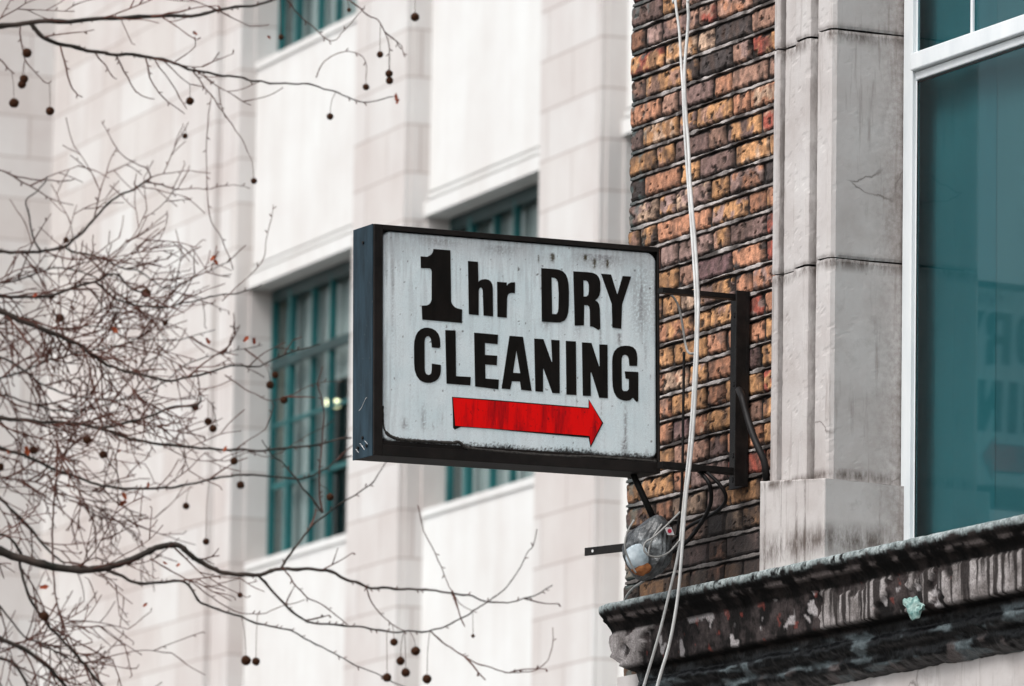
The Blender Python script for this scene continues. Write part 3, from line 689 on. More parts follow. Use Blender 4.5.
m.bx(pl0, pl1, YW-.022, YW-.012, pbm.z-.045, pt.z+.012); m.bx(pl1-.008, pl1, YW-.055, YW-.022, pbm.z-.045, pt.z+.012)
m.build('wall_plate', M_steel, sign, bevel=.001)
m = MB()
for z in (pt.z-.05, pt.z-.25, pbm.z+.05, pbm.z-.02):
    m = MB(); x = (pl0+pl1)/2-.01; m.tube([(x, YW-.022, z), (x, YW-.034, z)], .009, 6); m.build('bolt', M_steel, sign)

# ------------------------------------------------------------------ cables
def cable(name, pts3, r, m_, label, cat='cable', group=None, n=8):
    m = MB(); sp3 = smooth_line([tuple(p) for p in pts3], n); m.tube(sp3, r, 8)
    o = m.build(name, m_, smooth=True); tag(o, label, cat, group); return o
YC = 8.40
def py(pts, Y, jit=0): return [on_y(x, y, Y+jit*math.sin(i*1.7)) for i, (x, y) in enumerate(pts)]
c1 = [(655, -1150), (662, -600), (671, -60), (675.4, 0), (679.3, 31), (681.4, 66), (683.0, 92), (684.6, 131), (688.4, 188), (692.6, 245), (695.6, 298), (696, 330), (694.5, 365), (691.5, 419), (688.0, 460), (683.5, 505), (679, 548.8), (669.5, 592), (658.7, 635.6), (643.8, 686), (622, 760), (610, 840)]
c2 = [(672, -1150), (685, -600), (688, -60), (687.7, 0), (688.5, 16), (687, 39), (684.8, 66), (684.9, 89), (686.4, 118), (688.6, 147), (690.6, 188), (695.4, 245), (698.2, 298), (697.8, 330), (696.8, 365), (694, 419), (690.6, 460), (685.9, 500), (681.7, 554), (677.7, 597.7), (669.5, 643.8), (657.3, 686), (640, 760), (640, 840)]
cable('cable', py(c1, YC, .004), .0042, M_cablew, 'white cable hanging down the brick wall, the strand further left at the cornice', group='white cables hanging past the sign')
cable('cable', py(c2, YC-.012, .004), .0047, M_cablew, 'white cable hanging down the brick wall, the strand further right at the cornice', group='white cables hanging past the sign')
cable('cable', [on_y(x, y, Y) for x, y, Y in ((660, 289, 8.40), (667, 292, 8.41), (674, 298, 8.42), (679, 308, 8.43), (682.5, 325, 8.43), (685.5, 344, 8.43), (689, 353, 8.42), (696, 353, 8.41))], .0035, M_cableg, 'thin grey wire curving from the top corner of the sign to the white cables')
cable('cable', py([(684, 352), (683.6, 390), (683, 430), (682.5, 466), (681, 500), (677, 535)], YC+.03), .0042, M_cableb, 'thin dark cable running straight down just left of the white cables')
cable('cable', [on_y(x, y, Y) for x, y, Y in ((699, 471, 8.47), (703, 475, 8.47), (709.7, 485, 8.48), (711, 501, 8.50), (706, 515, 8.52), (697, 529, 8.53), (686.4, 542, 8.50), (672, 552, 8.46), (660, 560, 8.42))], .0062, M_cableb, 'black cable looping below the lower bracket arm, the inner loop', group='black cables looping under the bracket')
cable('cable', [on_y(x, y, Y) for x, y, Y in ((704, 471, 8.48), (710, 475, 8.48), (720, 485, 8.50), (726, 496.6, 8.52), (722.6, 506, 8.53), (711, 515, 8.54), (690, 525.8, 8.54), (678, 536, 8.50), (668, 545, 8.46))], .0055, M_cableb, 'black cable looping below the lower bracket arm, the wider outer loop', group='black cables looping under the bracket')
cable('cable', [on_y(x, y, Y) for x, y, Y in ((739, 390, 8.55), (742, 397, 8.53), (746, 412, 8.53), (752, 432, 8.53), (758, 447, 8.53), (764, 461, 8.54), (766, 475, 8.55), (766.5, 487, 8.58))], .0105, M_cableb, 'thick black cable slanting from the bracket plate to the stone plinth')

# wrapped floodlight on its rod
lx = on_x(652, 548, -16.35)
lamp = thing('floodlight', lx, 'floodlight wrapped in grimy grey plastic hanging on a rod below the sign', 'lamp')
a = on_x(633, 474, -16.35); b2 = on_x(656, 524, -16.35)
m = MB(); m.tube([a, a.lerp(b2, .5), b2], .0095, 8); m.build('rod', M_steel, lamp, smooth=True)
c = on_x(650, 548, -16.35); sc_ = 1/355.
bmx = bmesh.new(); bmesh.ops.create_icosphere(bmx, subdivisions=6, radius=1)
axis_u = (UP*.93+RIGHT*.30).normalized(); ax_r = (RIGHT*.93-UP*.30).normalized(); ax_f = FWD
for v in bmx.verts:
    p = v.co.copy(); tz = p.z
    wdt = (.66+.34*sm(.95, -.2, tz))*(1-.18*sm(-.3, -1, tz))
    ang = math.atan2(p.y, p.x); fold = abs(fbm(math.cos(ang)*2.4, math.sin(ang)*2.4, tz*.6, 3))
    k = 1+.16*fbm(p.x*1.6, p.y*1.6, p.z*1.6, 3)-.22*fold*sm(1.1, -.1, tz)
    dent = .25*sm(.5, 0, math.hypot(p.x-.1, p.z+.15))*sm(.2, -.4, p.y)
    v.co = (ax_r*(p.x*26*sc_*wdt*k)+axis_u*(p.z*33*sc_*(1+.05*k))+ax_f*(p.y*24*sc_*wdt*k*(1-dent)))
me = bpy.data.meshes.new('plastic_wrap'); bmx.to_mesh(me); bmx.free(); me.materials.append(M_bag); me.polygons.foreach_set('use_smooth', [True]*len(me.polygons))
o = bpy.data.objects.new('plastic_wrap', me); COL.objects.link(o); o.location = c-lx; o.parent = lamp
# reflector bowl peeping out at lower left, rust below
def blob(name, px_, py_, X, rx, ry, m_, parent, flat=.5, seed=0):
    bm_ = bmesh.new(); bmesh.ops.create_icosphere(bm_, subdivisions=4, radius=1)
    for v in bm_.verts:
        p = v.co; k = 1+.18*fbm(p.x*1.5+seed, p.y*1.5, p.z*1.5, 3); v.co = RIGHT*(p.x*rx*sc_*k)+UP*(p.z*ry*sc_*k)+FWD*(p.y*min(rx, ry)*sc_*flat*k)
    me = bpy.data.meshes.new(name); bm_.to_mesh(me); bm_.free(); me.materials.append(m_); me.polygons.foreach_set('use_smooth', [True]*len(me.polygons))
    o = bpy.data.objects.new(name, me); COL.objects.link(o); w = on_x(px_, py_, X); o.location = w-lx; o.parent = parent; return o
blob('reflector', 636.5, 557, -16.315, 12, 13, M_alu, lamp, .5, 3)
blob('rusty_rim', 641, 568, -16.312, 10, 7, M_rust, lamp, .5, 8)
# sticker
w = on_x(669.5, 531, -16.27); sd = (RIGHT*.9+FWD*.3).normalized(); su = (UP*.9-RIGHT*.35).normalized()
m = MB(); m.box(w-sd*.010-su*.012, sd*.020, sd.cross(su)*-.002, su*.024); stk = m.build('sticker', M_white, lamp)
m = MB(); fr = sd.cross(su); m.tube([w+fr*.0005, w+fr*.002], .0062, 12); m.build('red_spot', M_reddot, stk)
for k, pts in enumerate((((680, 512, .0), (668, 524, .0), (655, 536, .01), (645, 543, .0), (645, 552, .0), (655, 557, .0), (668, 553, .0), (679, 541, .0)), ((634, 520, 0), (627, 533, 0), (625, 548, 0), (630, 562, 0), (636, 573, 0)), ((662, 524, 0), (655, 534, 0), (650, 545, 0), (648, 556, 0)))):
    m = MB(); m.tube(smooth_line([tuple(on_x(x, y, -16.265+dx)) for x, y, dx in pts], 6), .0028, 6); m.build('wire', M_cableg, lamp, smooth=True)
cable('cable', [on_y(x, y, Y) for x, y, Y in ((664, 560, 8.38), (659.6, 566, 8.38), (655, 572, 8.40), (645, 580, 8.43), (634, 587.5, 8.46), (628, 594, 8.50), (624, 602, 8.52))], .0035, M_cableg, 'grey wire trailing from the wrapped floodlight down to the end of the cornice')
# flat bar poking out past the corner
pA = on_y(676, 541.5, YW-.02); pB = on_z(585, 552, pA.z)
fb = thing('metal_bar', pA, 'flat rusty metal bar with a hole poking out past the building corner behind the floodlight', 'bar')
m = MB(); bar(m, pA, pB, .004, .024); m.build('bar', M_steel, fb, bevel=.0005)
d = (pB-pA).normalized(); hp = pB-d*.035; sdv = d.cross(zz).normalized()
if sdv.dot(EYE-hp) < 0: sdv = -sdv
m = MB(); m.tube([hp+sdv*.0022, hp+sdv*.0032], .0045, 12); m.build('hole', M_white, fb)  # pale disc; the bright view through the hole is put into its colour

# ------------------------------------------------------------------ pale stone building across the side street
th = -(AZ-BZ)
UW = Vector((math.cos(th), math.sin(th), 0)); NW = Vector((-math.sin(th), math.cos(th), 0)); P0 = EYE+ray(545, 300)*48; P0 = Vector((P0.x, P0.y, 0))
def wl(s_, d, z): return P0+UW*s_+NW*d+Vector((0, 0, z))
wb = thing('stone_building', wl(0, 0, 0), 'pale limestone office building with tall teal framed windows behind the bare tree', 'building')
JZ = 6.99-.38*18
def wface(m, a, b_):
    # vertical face between plan points a,b=(s,d), z range
    pass
def wbox(m, s0, s1, d0, d1, z0, z1, uvoff=0):
    for (pa_, pb_) in (((s0, d0), (s1, d0)), ((s1, d0), (s1, d1)), ((s1, d1), (s0, d1)), ((s0, d1), (s0, d0))):
        L = math.hypot(pb_[0]-pa_[0], pb_[1]-pa_[1]); u_ = pa_[0]+uvoff if pa_[1] == pb_[1] else .46+uvoff+pa_[0]
        sg = 1 if pa_[1] != pb_[1] or pb_[0] > pa_[0] else 1
        m.quadm([wl(*pa_, z0), wl(*pb_, z0), wl(*pb_, z1), wl(*pa_, z1)], [(u_, z0-JZ), (u_+L, z0-JZ), (u_+L, z1-JZ), (u_, z1-JZ)])
    m.quadm([wl(s0, d0, z1), wl(s1, d0, z1), wl(s1, d1, z1), wl(s0, d1, z1)], [(.1, .1)]*4)
    m.quadm([wl(s0, d1, z0), wl(s1, d1, z0), wl(s1, d0, z0), wl(s0, d0, z0)], [(.1, .1)]*4)
ZTOP = 17.6
piers = [(-11.5, -7.18), (-3.95, -2.85), (-.15, .98), (3.65, 4.78), (7.45, 8.58)]
for (a, b_) in piers:
    m = MB(); wbox(m, a, b_, 0, .7, 0, ZTOP)
    if a < -10: wbox(m, b_, b_+.42, .056, .7, 0, ZTOP)
    else: wbox(m, b_, b_+.02, .05, .7, 0, ZTOP)
    m.build('pier', M_ashlar, wb, bevel=0)
m = MB(); wbox(m, -17.5, -11.5, -6, .7, 0, ZTOP, .2); m.build('projecting_wing', M_ashlar, wb)
bays = [(-6.757, -3.95), (-2.83, -.15), (1.0, 3.65), (4.80, 7.45)]
gi = 0
for bi, (a, b_) in enumerate(bays):
    for zf in (1.96, 6.20, 10.44, 14.68):
        m = MB(); wbox(m, a, b_, .20, .7, zf+.205, zf+1.87); wbox(m, a+.03, b_-.03, .26, .7, zf+.18, zf+.205); wbox(m, a, b_, .185, .7, zf+.145, zf+.18); wbox(m, a, b_, .25, .7, zf+.115, zf+.145); wbox(m, a, b_, .16, .7, zf, zf+.115); wbox(m, a, b_, .185, .7, zf+1.87, zf+1.93)
        m.build('spandrel', M_panel, wb)
    for zf in (3.89, 8.13, 12.37):
        if bi == 3 and zf < 4: pass
        z0, z1 = zf, zf+2.31; D = .375
        # recessed jamb seen left of the frame
        m = MB(); wbox(m, a, a+.02, .18, .7, z0, z1, .1); m.build('jamb', M_ashlar, wb)
        m = MB(); fw = .055
        def seg(m, s0, s1, za, zb, dd=D, th_=.05): m.box(wl(s0, dd, za), UW*(s1-s0), NW*th_, Vector((0, 0, zb-za)))
        seg(m, a+.021, a+.07, z0, z1); seg(m, b_-.05, b_-.001, z0, z1); seg(m, a+.071, b_-.051, z0, z0+fw); m2_ = MB(); m2_.box(wl(a+.071, D-.01, z1-.11), UW*(b_-a-.122), NW*.05, Vector((0, 0, .109)))
        fr = m.build('window_frame', M_teal, wb); m2_.build('shaded_head_rail', M_tealdark, fr)  # top rail darkened in colour to stand for the shadow under the soffit
        ww = b_-a; n = 6
        for k in range(1, n):
            s_ = a+ww*k/n; wd = .070 if k in (1, 5) else .030
            m = MB(); seg(m, s_-wd/2, s_+wd/2, z0+fw, z1-fw, D-.012 if k % 2 else D+.01, .055); m.build('mullion', M_teal, fr)
        m = MB(); seg(m, a+.101, b_-.081, z0+1.62, z0+1.70, D-.022, .04); m.build('transom', M_tealdark, fr)
        m = MB(); seg(m, a+.101, b_-.081, z0+.62, z0+.66, D+.004, .03); seg(m, a+.101, b_-.081, z0+1.14, z0+1.17, D+.004, .03); m.build('glazing_bar', M_teal, fr)
        m = MB(); seg(m, a+.05, b_-.05, z0+.02, z1-.02, D+.065, .006); m.build('glass', M_glass2, fr)
        # curtain and dim room
        m = MB(); rc = random.Random(bi*7+int(zf)); cuts = [(a+.04, a+.95), (a+1.0, a+1.75), (a+1.8, b_-.04)]
        for (s0, s1) in cuts:
            nn_ = int((s1-s0)/.03); prev = None
            zlow = z0+.02 if s0 < a+.5 or zf > 12 or bi == 1 else z0+1.40
            for q in range(nn_+1):
                s_ = s0+(s1-s0)*q/nn_; d_ = .49+.025*math.sin(q*1.3)+.01*rc.random()
                if prev: m.quadm([wl(prev[0], prev[1], zlow), wl(s_, d_, zlow), wl(s_, d_, z1), wl(prev[0], prev[1], z1)])
                prev = (s_, d_)
        m.build('curtain', M_curtain, fr, fix=False)
m = MB(); wbox(m, -11.4, 8.5, 3.5, 3.6, 0, ZTOP-.1); m.build('inner_wall', M_dark, wb)
m = MB()
for zf in (3.7, 7.95, 12.2, 16.4): wbox(m, -11.4, 8.5, .71, 3.49, zf-.2, zf)
m.build('floor_slab', M_curtain, wb)
m = MB(); wbox(m, -17.6, 8.7, .72, 12, ZTOP+.001, ZTOP+.4); wbox(m, -11.5, 8.6, 3.62, 12, 0, ZTOP); m.build('main_block', M_ashlar, wb)
m = MB(); wbox(m, 8.58, 8.66, .5, 3.6, 0, ZTOP); m.build('end_wall', M_ashlar, wb)
m = MB(); wbox(m, -11.5, -11.41, .71, 3.61, 0, ZTOP); m.build('end_wall', M_ashlar, wb)
# lit lamp seen through a pane
dl = .85; pc = EYE+ray(329, 404)*((wl(0, dl, 0)-EYE).dot(NW)/ray(329, 404).dot(NW))
bm_ = bmesh.new(); bmesh.ops.create_uvsphere(bm_, u_segments=16, v_segments=10, radius=1)
for v in bm_.verts: v.co = Vector((v.co.x*.15, v.co.y*.10, v.co.z*.038))
me = bpy.data.meshes.new('pendant_lamp'); bm_.to_mesh(me); bm_.free(); me.materials.append(M_lampglow)
pl_o = thing('pendant_lamp', pc, 'small lit yellow lamp glowing inside the teal framed window', 'lamp')
o = bpy.data.objects.new('lamp_shade', me); COL.objects.link(o); o.parent = pl_o
m = MB(); m.tube([pc+Vector((0, 0, .03)), pc+Vector((0, 0, .95))], .006, 6); m.build('flex', M_cableb, pl_o)

# ------------------------------------------------------------------ bare plane tree
random.seed(21)
tree_base = at_depth(-330, 343, 25.0); tree_base.z = 0
tree = thing('plane_tree', tree_base, 'leafless plane tree with drooping twigs and brown seed balls left of the sign', 'tree')
PXM = 25.2/FPX          # metres per pixel near the tree
class Br:
    def __init__(s, D, pts, w0, w1, tw=1.0, name=''): s.D = D; s.pts = pts; s.w0 = w0; s.w1 = w1; s.tw = tw
BR = [
 Br(22.6, [(-60,34),(-25,30),(0,27),(40,22),(90,20),(150,16.5),(200,15),(219,9),(247,6),(270,1),(300,-12)], 5.2, 1.6, .7),
 Br(22.7, [(30,23),(47,40),(77,48),(101,52),(115,54),(145,56.5),(159,57.6),(178,64.6),(192,70.5),(220,74.7),(240,77.5),(254,81),(275,83),(303,84),(329,89),(345,96),(364,102),(394,96)], 3.6, .9, .45),
 Br(22.8, [(192,70.5),(200,80),(211,96),(225,115),(239,136),(248,152)], 1.3, .7, .3), Br(22.8, [(145,57),(152,82),(164,98.6),(185,114)], 1.5, .7, .3),
 Br(22.8, [(115,55),(126,75),(136,91.6),(147.6,97.4),(155,98)], 1.4, .7, .3), Br(22.9, [(94,52),(103,63),(112,77),(117,79)], 1.4, .7, .3), Br(22.9, [(61,46),(70,82),(76,92),(83,97)], 1.6, .9, .2),
 Br(22.9, [(20,24),(22,50),(28,64),(40,78),(50,84)], 1.3, .8, .3), Br(23, [(-30,40),(0,60),(8,68),(14,74)], 1.8, 1.0, .2),
 Br(22.4, [(330,-10),(350,0),(368,15),(378,20),(387,40),(389,60)], 1.5, .8, .6), Br(22.4, [(280,-10),(300,15),(330,40),(345,30),(365,5)], 1.1, .6, .6), Br(22.6,[(316,78),(325,62),(340,53),(355,53),(366,62),(367,78)],1.0,.6,.3),
 Br(24.0, [(-60,246),(-20,250),(0,251),(16,252.5),(38,251.6),(63,247),(74,239),(85,230.6),(96,217),(108,203),(125,193),(147.7,181)], 3.4, 1.8, .9),
 Br(24.0, [(147.7,181),(150,177),(146.5,169),(138,164),(124,157),(112.5,141),(102,122)], 1.6, .7, .3), Br(24.0, [(147.7,181),(165,186),(178,189),(211,187.6),(234,185),(250,189)], 1.4, .6, .7),
 Br(24.1, [(41,253),(37,246),(33,235),(30,218),(26,200.5),(34,194),(44,183),(47,176)], 1.9, 1.0, .4), Br(24.2, [(-40,165),(0,171),(14,176),(30,179),(47,180.6),(70,180.6),(74,179)], 1.6, .9, .5),
 Br(24.0, [(63,247),(80,253),(104,259),(118,266),(131,269),(141,273),(153,281),(165,288),(180,285),(205,272),(230,262)], 2.0, .9, 1.1),
 Br(23.4, [(-60,292),(-20,294),(0,296),(25,297),(49,296),(66,291),(82,285),(98,281),(107,274),(118,274),(128.5,287),(145,292)], 3.4, 1.4, 1.0),
 Br(23.4, [(96,282),(105,290),(115,298),(126,303),(137,306),(167,308),(185,303),(197,300),(219,296),(238,293),(254,289),(262,284)], 2.0, 1.1, .7),
 Br(22.9, [(-70,285),(-30,298),(0,311),(22,321),(41,329),(55,334),(68,340),(82,347),(95,355.5),(105,363),(115,368),(145,375.5),(170,380.5),(200,375),(230,366),(260,366),(290,352),(320,345)], 5.2, 1.0, 1.0),
 Br(23.2, [(-60,408),(-20,415),(0,418),(25,420.5),(50,422),(75,424),(100,428),(122,424),(145,418),(170,408),(197,405),(201,396)], 4.2, 1.6, 1.1),
 Br(23.2, [(98,428),(130,438),(170,445.5),(220,449),(256,450.5),(289,448),(312.5,444.7),(340,440),(352,438)], 2.6, 1.5, .5),
 Br(23.7, [(-60,430),(-25,440),(0,448),(25,455.5),(50,468),(85,480.5),(115,488),(165,488),(190,484),(215,478),(240,475),(260,475.5),(298,478.7),(322,470.5),(340.6,458.7),(352,455)], 3.2, 1.2, .8),
 Br(22.5, [(-80,510),(-40,530),(0,550.5),(30,560.5),(60,568),(85,569.5),(105,568),(120,563),(135,558),(150,551),(165,545.5),(178,546),(185,550.5),(197,560),(210,567),(219,572),(242,574.8),(265.6,573.6),(279.7,569),(303,569),(326.5,571),(347.6,579.5),(366,586.5),(394.5,589),(415.6,589.5),(440,592),(468,596),(489,602),(512.5,602),(538,593.6),(552,585)], 7.4, .8, .55),
 Br(22.5, [(281,569),(287,558),(294,548),(308,531),(322,517),(345,501),(369,484.5),(380,472),(392,455)], 2.4, .8, .4), Br(22.5, [(323,512),(309,496),(296,478.7),(283,464),(270,452),(262,440)], 1.9, .8, .5),
 Br(22.5, [(322,512),(319.5,495),(319.5,475),(322,440),(324,410),(318,385),(322,365)], 1.6, .7, .5),
 Br(22.4, [(256,574),(272,590),(291,611),(303,619),(316,623),(347.7,625),(376,630),(404,632),(432,630),(453,623),(467,615),(481,606),(497,595),(509,584.6),(518,572),(523.5,562),(533,545),(537,530)], 2.2, .8, .35),
 Br(22.4, [(282.6,568),(292,580),(305.5,595),(320,603),(333.6,613),(347.7,625)], 1.3, .9, .4), Br(22.4, [(365,586),(372,602),(380,613),(390,623),(404,631)], 1.1, .8, .3),
 Br(22.4, [(430,631),(446,644),(460,654),(474,662),(492,668),(509.4,672.5),(525,672),(537.5,669),(547,661),(551.6,651),(553,627)], 1.3, .7, .3),
 Br(22.6, [(105,569),(122,577),(140,583),(165,582),(185,583),(200,602),(215,608),(235,614.5),(270,627),(291,630),(305.5,639),(333.6,653),(358,665.5),(386,678),(410,690)], 2.8, .8, .4),
 Br(22.7, [(150,560),(180,575),(200,588),(220,603),(238,612),(262,613),(280,607),(305,600)], 1.3, .7, .5),
 Br(22.8, [(-30,560),(0,535),(20,552),(20,563),(24,580),(30,598),(39,613),(50,628),(62,640),(75,653),(90,672),(105,690),(115,710)], 2.4, 2.2, .9),
 Br(23.5, [(57,440),(57,468),(55,493),(53,520),(53,558),(55,593),(60,615),(67,638),(78,656),(90,673),(100,695)], 1.7, 1.5, .6),
 Br(23.6, [(-50,455),(-20,478),(0,498),(15,513),(30,528),(50,553),(66,563)], 3.0, 1.8, .8),
 Br(23, [(-60,615),(-20,630),(0,638),(15,645),(30,653),(48,668),(65,686),(75,700)], 4.0, 3.2, 1.1), Br(23.4, [(-50,590),(-15,600),(0,606),(20,632),(45,645),(70,660),(95,668)], 2.4, 1.0, 1.2),
 Br(23.8, [(-50,640),(-10,655),(10,662),(25,680),(32,700)], 3.0, 2.4, 1.2), Br(23.9, [(-50,375),(-10,380),(20,372),(50,360),(85,352),(120,345),(150,330)], 2.4, .9, 1.6), Br(24.2, [(-50,345),(-15,352),(15,365),(45,385),(70,395),(110,400),(150,396)], 2.6, .9, 1.8),
 Br(24.3, [(-50,320),(-10,325),(25,318),(60,330),(95,325),(130,338),(170,340),(215,330)], 2.2, .8, 1.5), Br(24.4, [(-40,470),(0,478),(35,482),(70,500),(110,510),(150,530),(195,545)], 1.8, .7, 1.4),
 Br(24.0, [(-40,270),(0,283),(30,275),(60,268),(95,277),(125,300),(150,320),(170,345)], 2.2, .8, 1.5), Br(24.2,[(-40,400),(0,395),(35,405),(80,412),(120,400),(160,385),(190,362),(230,352),(262,345)],2.0,.7,1.3),
 Br(23.9,[(0,478),(30,470),(60,482),(92,492),(118,482),(150,478)],1.5,.8,1.1), Br(24.3,[(205,455),(225,462),(250,452),(270,457),(300,440),(335,420)],1.0,.6,.6), Br(23.0,[(225,375),(250,392),(268,400),(290,395),(310,385),(345,380)],1.1,.6,.9),
 Br(23.5,[(211,96),(206,150),(210,215),(220,235),(228,255),(232,270)],.7,1.0,.3), Br(22.6,[(418,505),(424,530),(438,560),(452,592),(463,606),(476,612)],.9,.7,.3),
 Br(23.1,[(222,300),(238,286),(262,262),(266,240),(273,205)],.9,.6,.3),
]
allpts = []          # (x,y,D) for hanging the seed balls
def to3(p): return at_depth(p[0], p[1], p[2])
nodeM = MB
def twig(m, p, ang, L, w, lvl, dens):
    """grow a kinked twig; p=(x,y,D) in pixel-plane units, ang radians, L pixels, w width px"""
    n = max(3, int(L/9)); pts = [p]; a = ang; curl = random.uniform(-.07, .07); dD = random.uniform(-.02, .02)
    for i in range(n):
        a += curl+random.uniform(-.17, .17); st = L/n
        q = pts[-1]; q = (q[0]+math.cos(a)*st, q[1]-math.sin(a)*st, q[2]+dD); pts.append(q)
        if lvl > 0 and random.random() < .42*dens: twig(m, q, a+random.choice((-1, 1))*random.uniform(.35, .85), L*random.uniform(.35, .7), w*.75, lvl-1, dens)
        elif random.random() < .2:
            s_ = random.choice((-1, 1)); bl_ = random.uniform(2.2, 4.5); b_a = a+s_*random.uniform(.6, 1.1)
            m.tube([to3(q), to3((q[0]+math.cos(b_a)*bl_, q[1]-math.sin(b_a)*bl_, q[2]))], [w*.4*PXM, w*.5*PXM*1.1], 4)
    r = [max(.44, w*.5*(1-.55*i/n))*PXM*(1.0+(.3 if random.random() < .2 else 0)) for i in range(n+1)]
    m.tube([to3(q) for q in smooth_line(pts, 2)], [r[min(len(r)-1, i//2)] for i in range(2*n+1)], 5)
    if lvl >= 1: allpts.append(pts[-1])
for bi, b_ in enumerate(BR):
    b_.w0 *= 1.22; b_.w1 *= 1.12
    raw = [(x, y, b_.D+1.8+.5*nz(x*.006+bi, y*.006)*0+.0006*(x-100)) for x, y in b_.pts]
    line = smooth_line(raw, 5); n = len(line)
    line = [(x+.7*fbm(x*.05, y*.05, bi, 3)*2.0*min(1, b_.w1+.4), y+.9*fbm(x*.06, y*.06, bi+30, 3)*2.0*min(1, b_.w1+.4), D) for x, y, D in line]
    m = MB(); rr = []
    for i in range(n):
        w = b_.w0+(b_.w1-b_.w0)*(i/(n-1))**.8
        rr.append(w*.5*PXM*(1+.12*fbm(i*.5, bi, 0, 2)+(.22 if i % 7 == 3 else 0)))
    m.tube([to3(p) for p in line], rr, 9 if b_.w0 > 3 else 6)
    o = m.build('branch', M_bark if b_.w0 > 2.3 else M_twig, tree, smooth=True)
    tm = MB(); allpts += line[::4]
    dist = 0
    for i in range(1, n-1):
        x, y, D = line[i]; seg_ = math.hypot(line[i][0]-line[i-1][0], line[i][1]-line[i-1][1]); dist += seg_
        left = sm(260, 60, x); dens = b_.tw*(.28+.72*left)*(.4+.6*sm(200, 300, y))
        ta = math.atan2(-(line[i+1][1]-line[i-1][1]), line[i+1][0]-line[i-1][0])
        if x > -30 and random.random() < seg_/(23+6*(1-left))*dens:
            s_ = random.choice((-1, 1)); ang = ta+s_*random.uniform(.2, .8)
            L = random.uniform(22, 80)*(.7+.55*left)
            twig(tm, (x, y, D), ang, L, random.uniform(1.3, 2.2), 2 if left > .35 else 1, .62+.28*left)
        if random.random() < seg_/24:
            s_ = random.choice((-1, 1)); q = (x+math.cos(ta+s_*.9)*4, y-math.sin(ta+s_*.9)*4, D)
            tm.tube([to3((x, y, D)), to3(q)], [.55*PXM, .6*PXM], 4)
    if tm.v: tag(tm.build('twigs', M_twig, o, smooth=False), kind='stuff')
# big limbs and trunk outside the frame at the left
base = tree_base; Dm = 23.5
def P3(x, y, D=23.2): return at_depth(x, y, D+1.8)
m = MB(); t0 = base; pts = [t0, t0+Vector((0, 0, 1.5)), t0+Vector((.05, 0, 3.0)), P3(-322, 560), P3(-330, 350), P3(-318, 120), P3(-330, -200), P3(-310, -600), P3(-330, -1000)]
m.tube(smooth_line([tuple(p) for p in pts], 6), [(.24*(1-i/60)) for i in range(49)], 14); m.build('trunk', M_bark, tree, smooth=True)
for (ya, ends, w) in ((600, [(-80,510,22.5),(-60,615,23),(-50,590,23.4),(-50,640,23.8)], 16), (450, [(-60,408,23.2),(-60,430,23.7),(-50,455,23.6),(-50,375,23.9),(-40,470,24.4),(-40,400,24.2),(-30,560,22.8)], 15), (330, [(-60,292,23.4),(-70,285,22.9),(-60,246,24),(-50,345,24.2),(-50,320,24.3),(-40,270,24)], 14), (120, [(-60,34,22.6),(-30,40,23),(-40,165,24.2)], 12)):
    j = (-170, ya-60, 23.3); m = MB(); m.tube([P3(*q) for q in smooth_line([(-325, ya, 23.2), (-250, ya-20, 23.2), j], 6)], [(w*(1-.4*i/12))*.5*PXM for i in range(13)], 10)
    for e in ends: m.tube([P3(*q) for q in smooth_line([j, (-115, (j[1]*.4+e[1]*.6), (23.3+e[2])/2), e], 6)], [(w*.5*(1-.45*i/12))*.5*PXM for i in range(13)], 8)
    m.build('limb', M_bark, tree, smooth=True)
for k in range(7):
    m = MB(); a = random.uniform(1.6, 4.2); p = (-322, -100-110*k, 23.2); q = [p]
    for i in range(12): q.append((q[-1][0]+math.cos(a)*40+random.uniform(-8, 8), q[-1][1]-18-10*math.sin(i*.4), q[-1][2]+math.sin(a*3)*.12))
    m.tube([P3(*t) for t in q], [(9*(1-.85*i/12))*.5*PXM for i in range(13)], 7); m.build('limb', M_bark, tree, smooth=True)
# seed balls
balls = [(27,53,5),(24,79,4.6),(22,84.5,4.4),(14,103,5),(50,111,4.6),(190,101,4.2),(185,136,3),(254,181,3.3),(60,318,4.6),(146,293,5),(87,440,4.6),(103,454.5,4.2),(33.5,450,4.3),(195,407,4),(208,421.5,4),(213,428.5,4),(240.5,485,4.2),(234,461,4),(186,506,3.6),(206,541.6,3.6),(44,616,5),(0,467,4.3),(240,595,2.8),(246,660.5,5.2),(256,661.5,4.3),(415,17,4.6),(380,54.5,3.6),(389,73.5,4),(389.5,80.5,4),(366,87,3.6),(330,116.5,3.6),(349,10,2.2),(394,642,4),(415.6,651,4.7),(400.5,661,4.6),(405.7,672.5,4.7),(387,677.5,4.7),(427,679,4.9),(473,636,2),(281,37,3),(165,323,3),(52,296,3.2),(66,240,3),(330,497,4),(270,385,4.2),(284,400,4),(275,375,3.6)]
proto = None
bm_ = bmesh.new(); bmesh.ops.create_icosphere(bm_, subdivisions=4, radius=1)
for v in bm_.verts: v.co *= 1+.09*random.uniform(-1, 1)
ball_me = bpy.data.meshes.new('seed_ball'); bm_.to_mesh(ball_me); bm_.free(); ball_me.materials.append(M_ball)
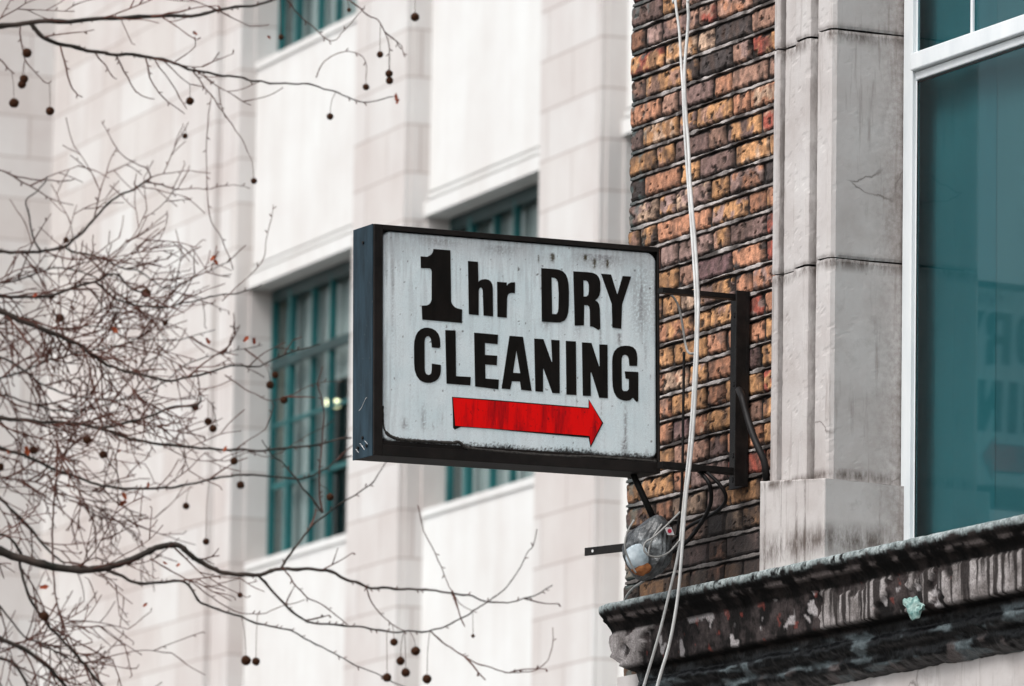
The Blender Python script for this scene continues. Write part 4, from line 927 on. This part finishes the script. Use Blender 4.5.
for (x, y, r) in balls:
    cand = [p for p in allpts if p[1] < y-6 and abs(p[0]-x) < 14] or [(x, y-60, 24.8)]
    near = min(cand, key=lambda p: abs(p[0]-x)*3+(y-p[1])); top = (near[0], near[1], near[2]) if y-near[1] < 90 else (x, y-55, 24.8)
    D = top[2]; o = bpy.data.objects.new('seed_ball', ball_me); COL.objects.link(o); o.parent = tree
    c = to3((x, y, D)); s_ = .93*r*D/FPX; o.location = c-tree_base; o.scale = (s_, s_, s_*random.uniform(.95, 1.05)); o.rotation_euler = (random.random()*6, random.random()*6, random.random()*6)
    m = MB(); mid = (x+(top[0]-x)*.25, y-(y-top[1])*.6, D); m.tube([to3(q) for q in smooth_line([(x, y, D), mid, top], 4)], .30*PXM, 4); m.build('seed_stalk', M_twig, tree)
# a few dry leaves
def leaf(x, y, s_):
    m = MB(); c = to3((x, y, 24.7)); a = random.random()*6.28; tl = RIGHT*math.cos(a)+UP*math.sin(a); tp = (RIGHT*-math.sin(a)+UP*math.cos(a))*.8+FWD*.6
    out = []
    for k in range(15):
        an = k/15*6.283; rad = s_*PXM*(.55+.45*abs(math.cos(an*2.5)))*random.uniform(.8, 1.1); out.append(c+tl*math.cos(an)*rad+tp*math.sin(an)*rad*.6+FWD*.02*random.uniform(-.3, .3))
    i = 0; m.v = [tuple(c+FWD*.004)]+[tuple(p) for p in out]+[tuple(p+FWD*.0012) for p in [c+FWD*.004]+out]
    for k in range(15): m.f.append((0, 1+k, 1+(k+1) % 15)); m.f.append((16, 17+(k+1) % 15, 17+k)); m.f.append((1+k, 17+k, 17+(k+1) % 15, 1+(k+1) % 15))
    m.uv = [None]*len(m.f); m.build('leaf', M_leaf, tree)
for x, y, s_ in ((124.5, 496, 5), (122.5, 503, 5.5), (44, 587, 6), (27, 451, 6), (396, 97, 4.5), (397.5, 101, 4), (145, 605, 3.5), (208, 341, 4.5), (115, 330, 5), (213, 258, 4.5), (216, 262, 4), (269, 37, 3), (246, 339, 4.5), (254, 341, 4.5), (165, 563, 3), (178, 565, 3), (225, 449, 4), (35, 295, 4), (195, 33, 3.5), (119, 451, 3), (8, 452, 3), (148, 485, 3.5)): leaf(x, y, s_)

# ------------------------------------------------------------------ light
W_ = bpy.data.worlds.new('World'); S.world = W_; W_.use_nodes = True; nt = W_.node_tree; bg = nt.nodes['Background']
sky = nt.nodes.new('ShaderNodeTexSky'); sky.sky_type = 'NISHITA'; sky.sun_disc = False
SUN_EL, SUN_AZ = RD(52), math.atan2(-1.0, .32)      # direction to the sun, from +X counter-clockwise
sky.sun_elevation = SUN_EL; sky.sun_rotation = math.pi/2-SUN_AZ; sky.dust_density = 4; sky.air_density = 1.0; sky.ozone_density = 1
hs = nt.nodes.new('ShaderNodeHueSaturation'); hs.inputs['Saturation'].default_value = .28; hs.inputs['Value'].default_value = 1.0
nt.links.new(sky.outputs[0], hs.inputs['Color']); nt.links.new(hs.outputs[0], bg.inputs['Color']); bg.inputs['Strength'].default_value = .15
sl_ = bpy.data.lights.new('sun', 'SUN'); sl_.energy = 1.15; sl_.angle = RD(20); sl_.color = (1, .985, .97)
so = bpy.data.objects.new('sun', sl_); COL.objects.link(so)
dv = Vector((math.cos(SUN_EL)*math.cos(SUN_AZ), math.cos(SUN_EL)*math.sin(SUN_AZ), math.sin(SUN_EL)))
so.rotation_euler = dv.to_track_quat('Z', 'Y').to_euler(); so.location = (0, 0, 30)
S.view_settings.view_transform = 'Standard'; S.view_settings.look = 'None'; S.view_settings.gamma = 1; S.view_settings.exposure = .55
S.view_settings.use_curve_mapping = False
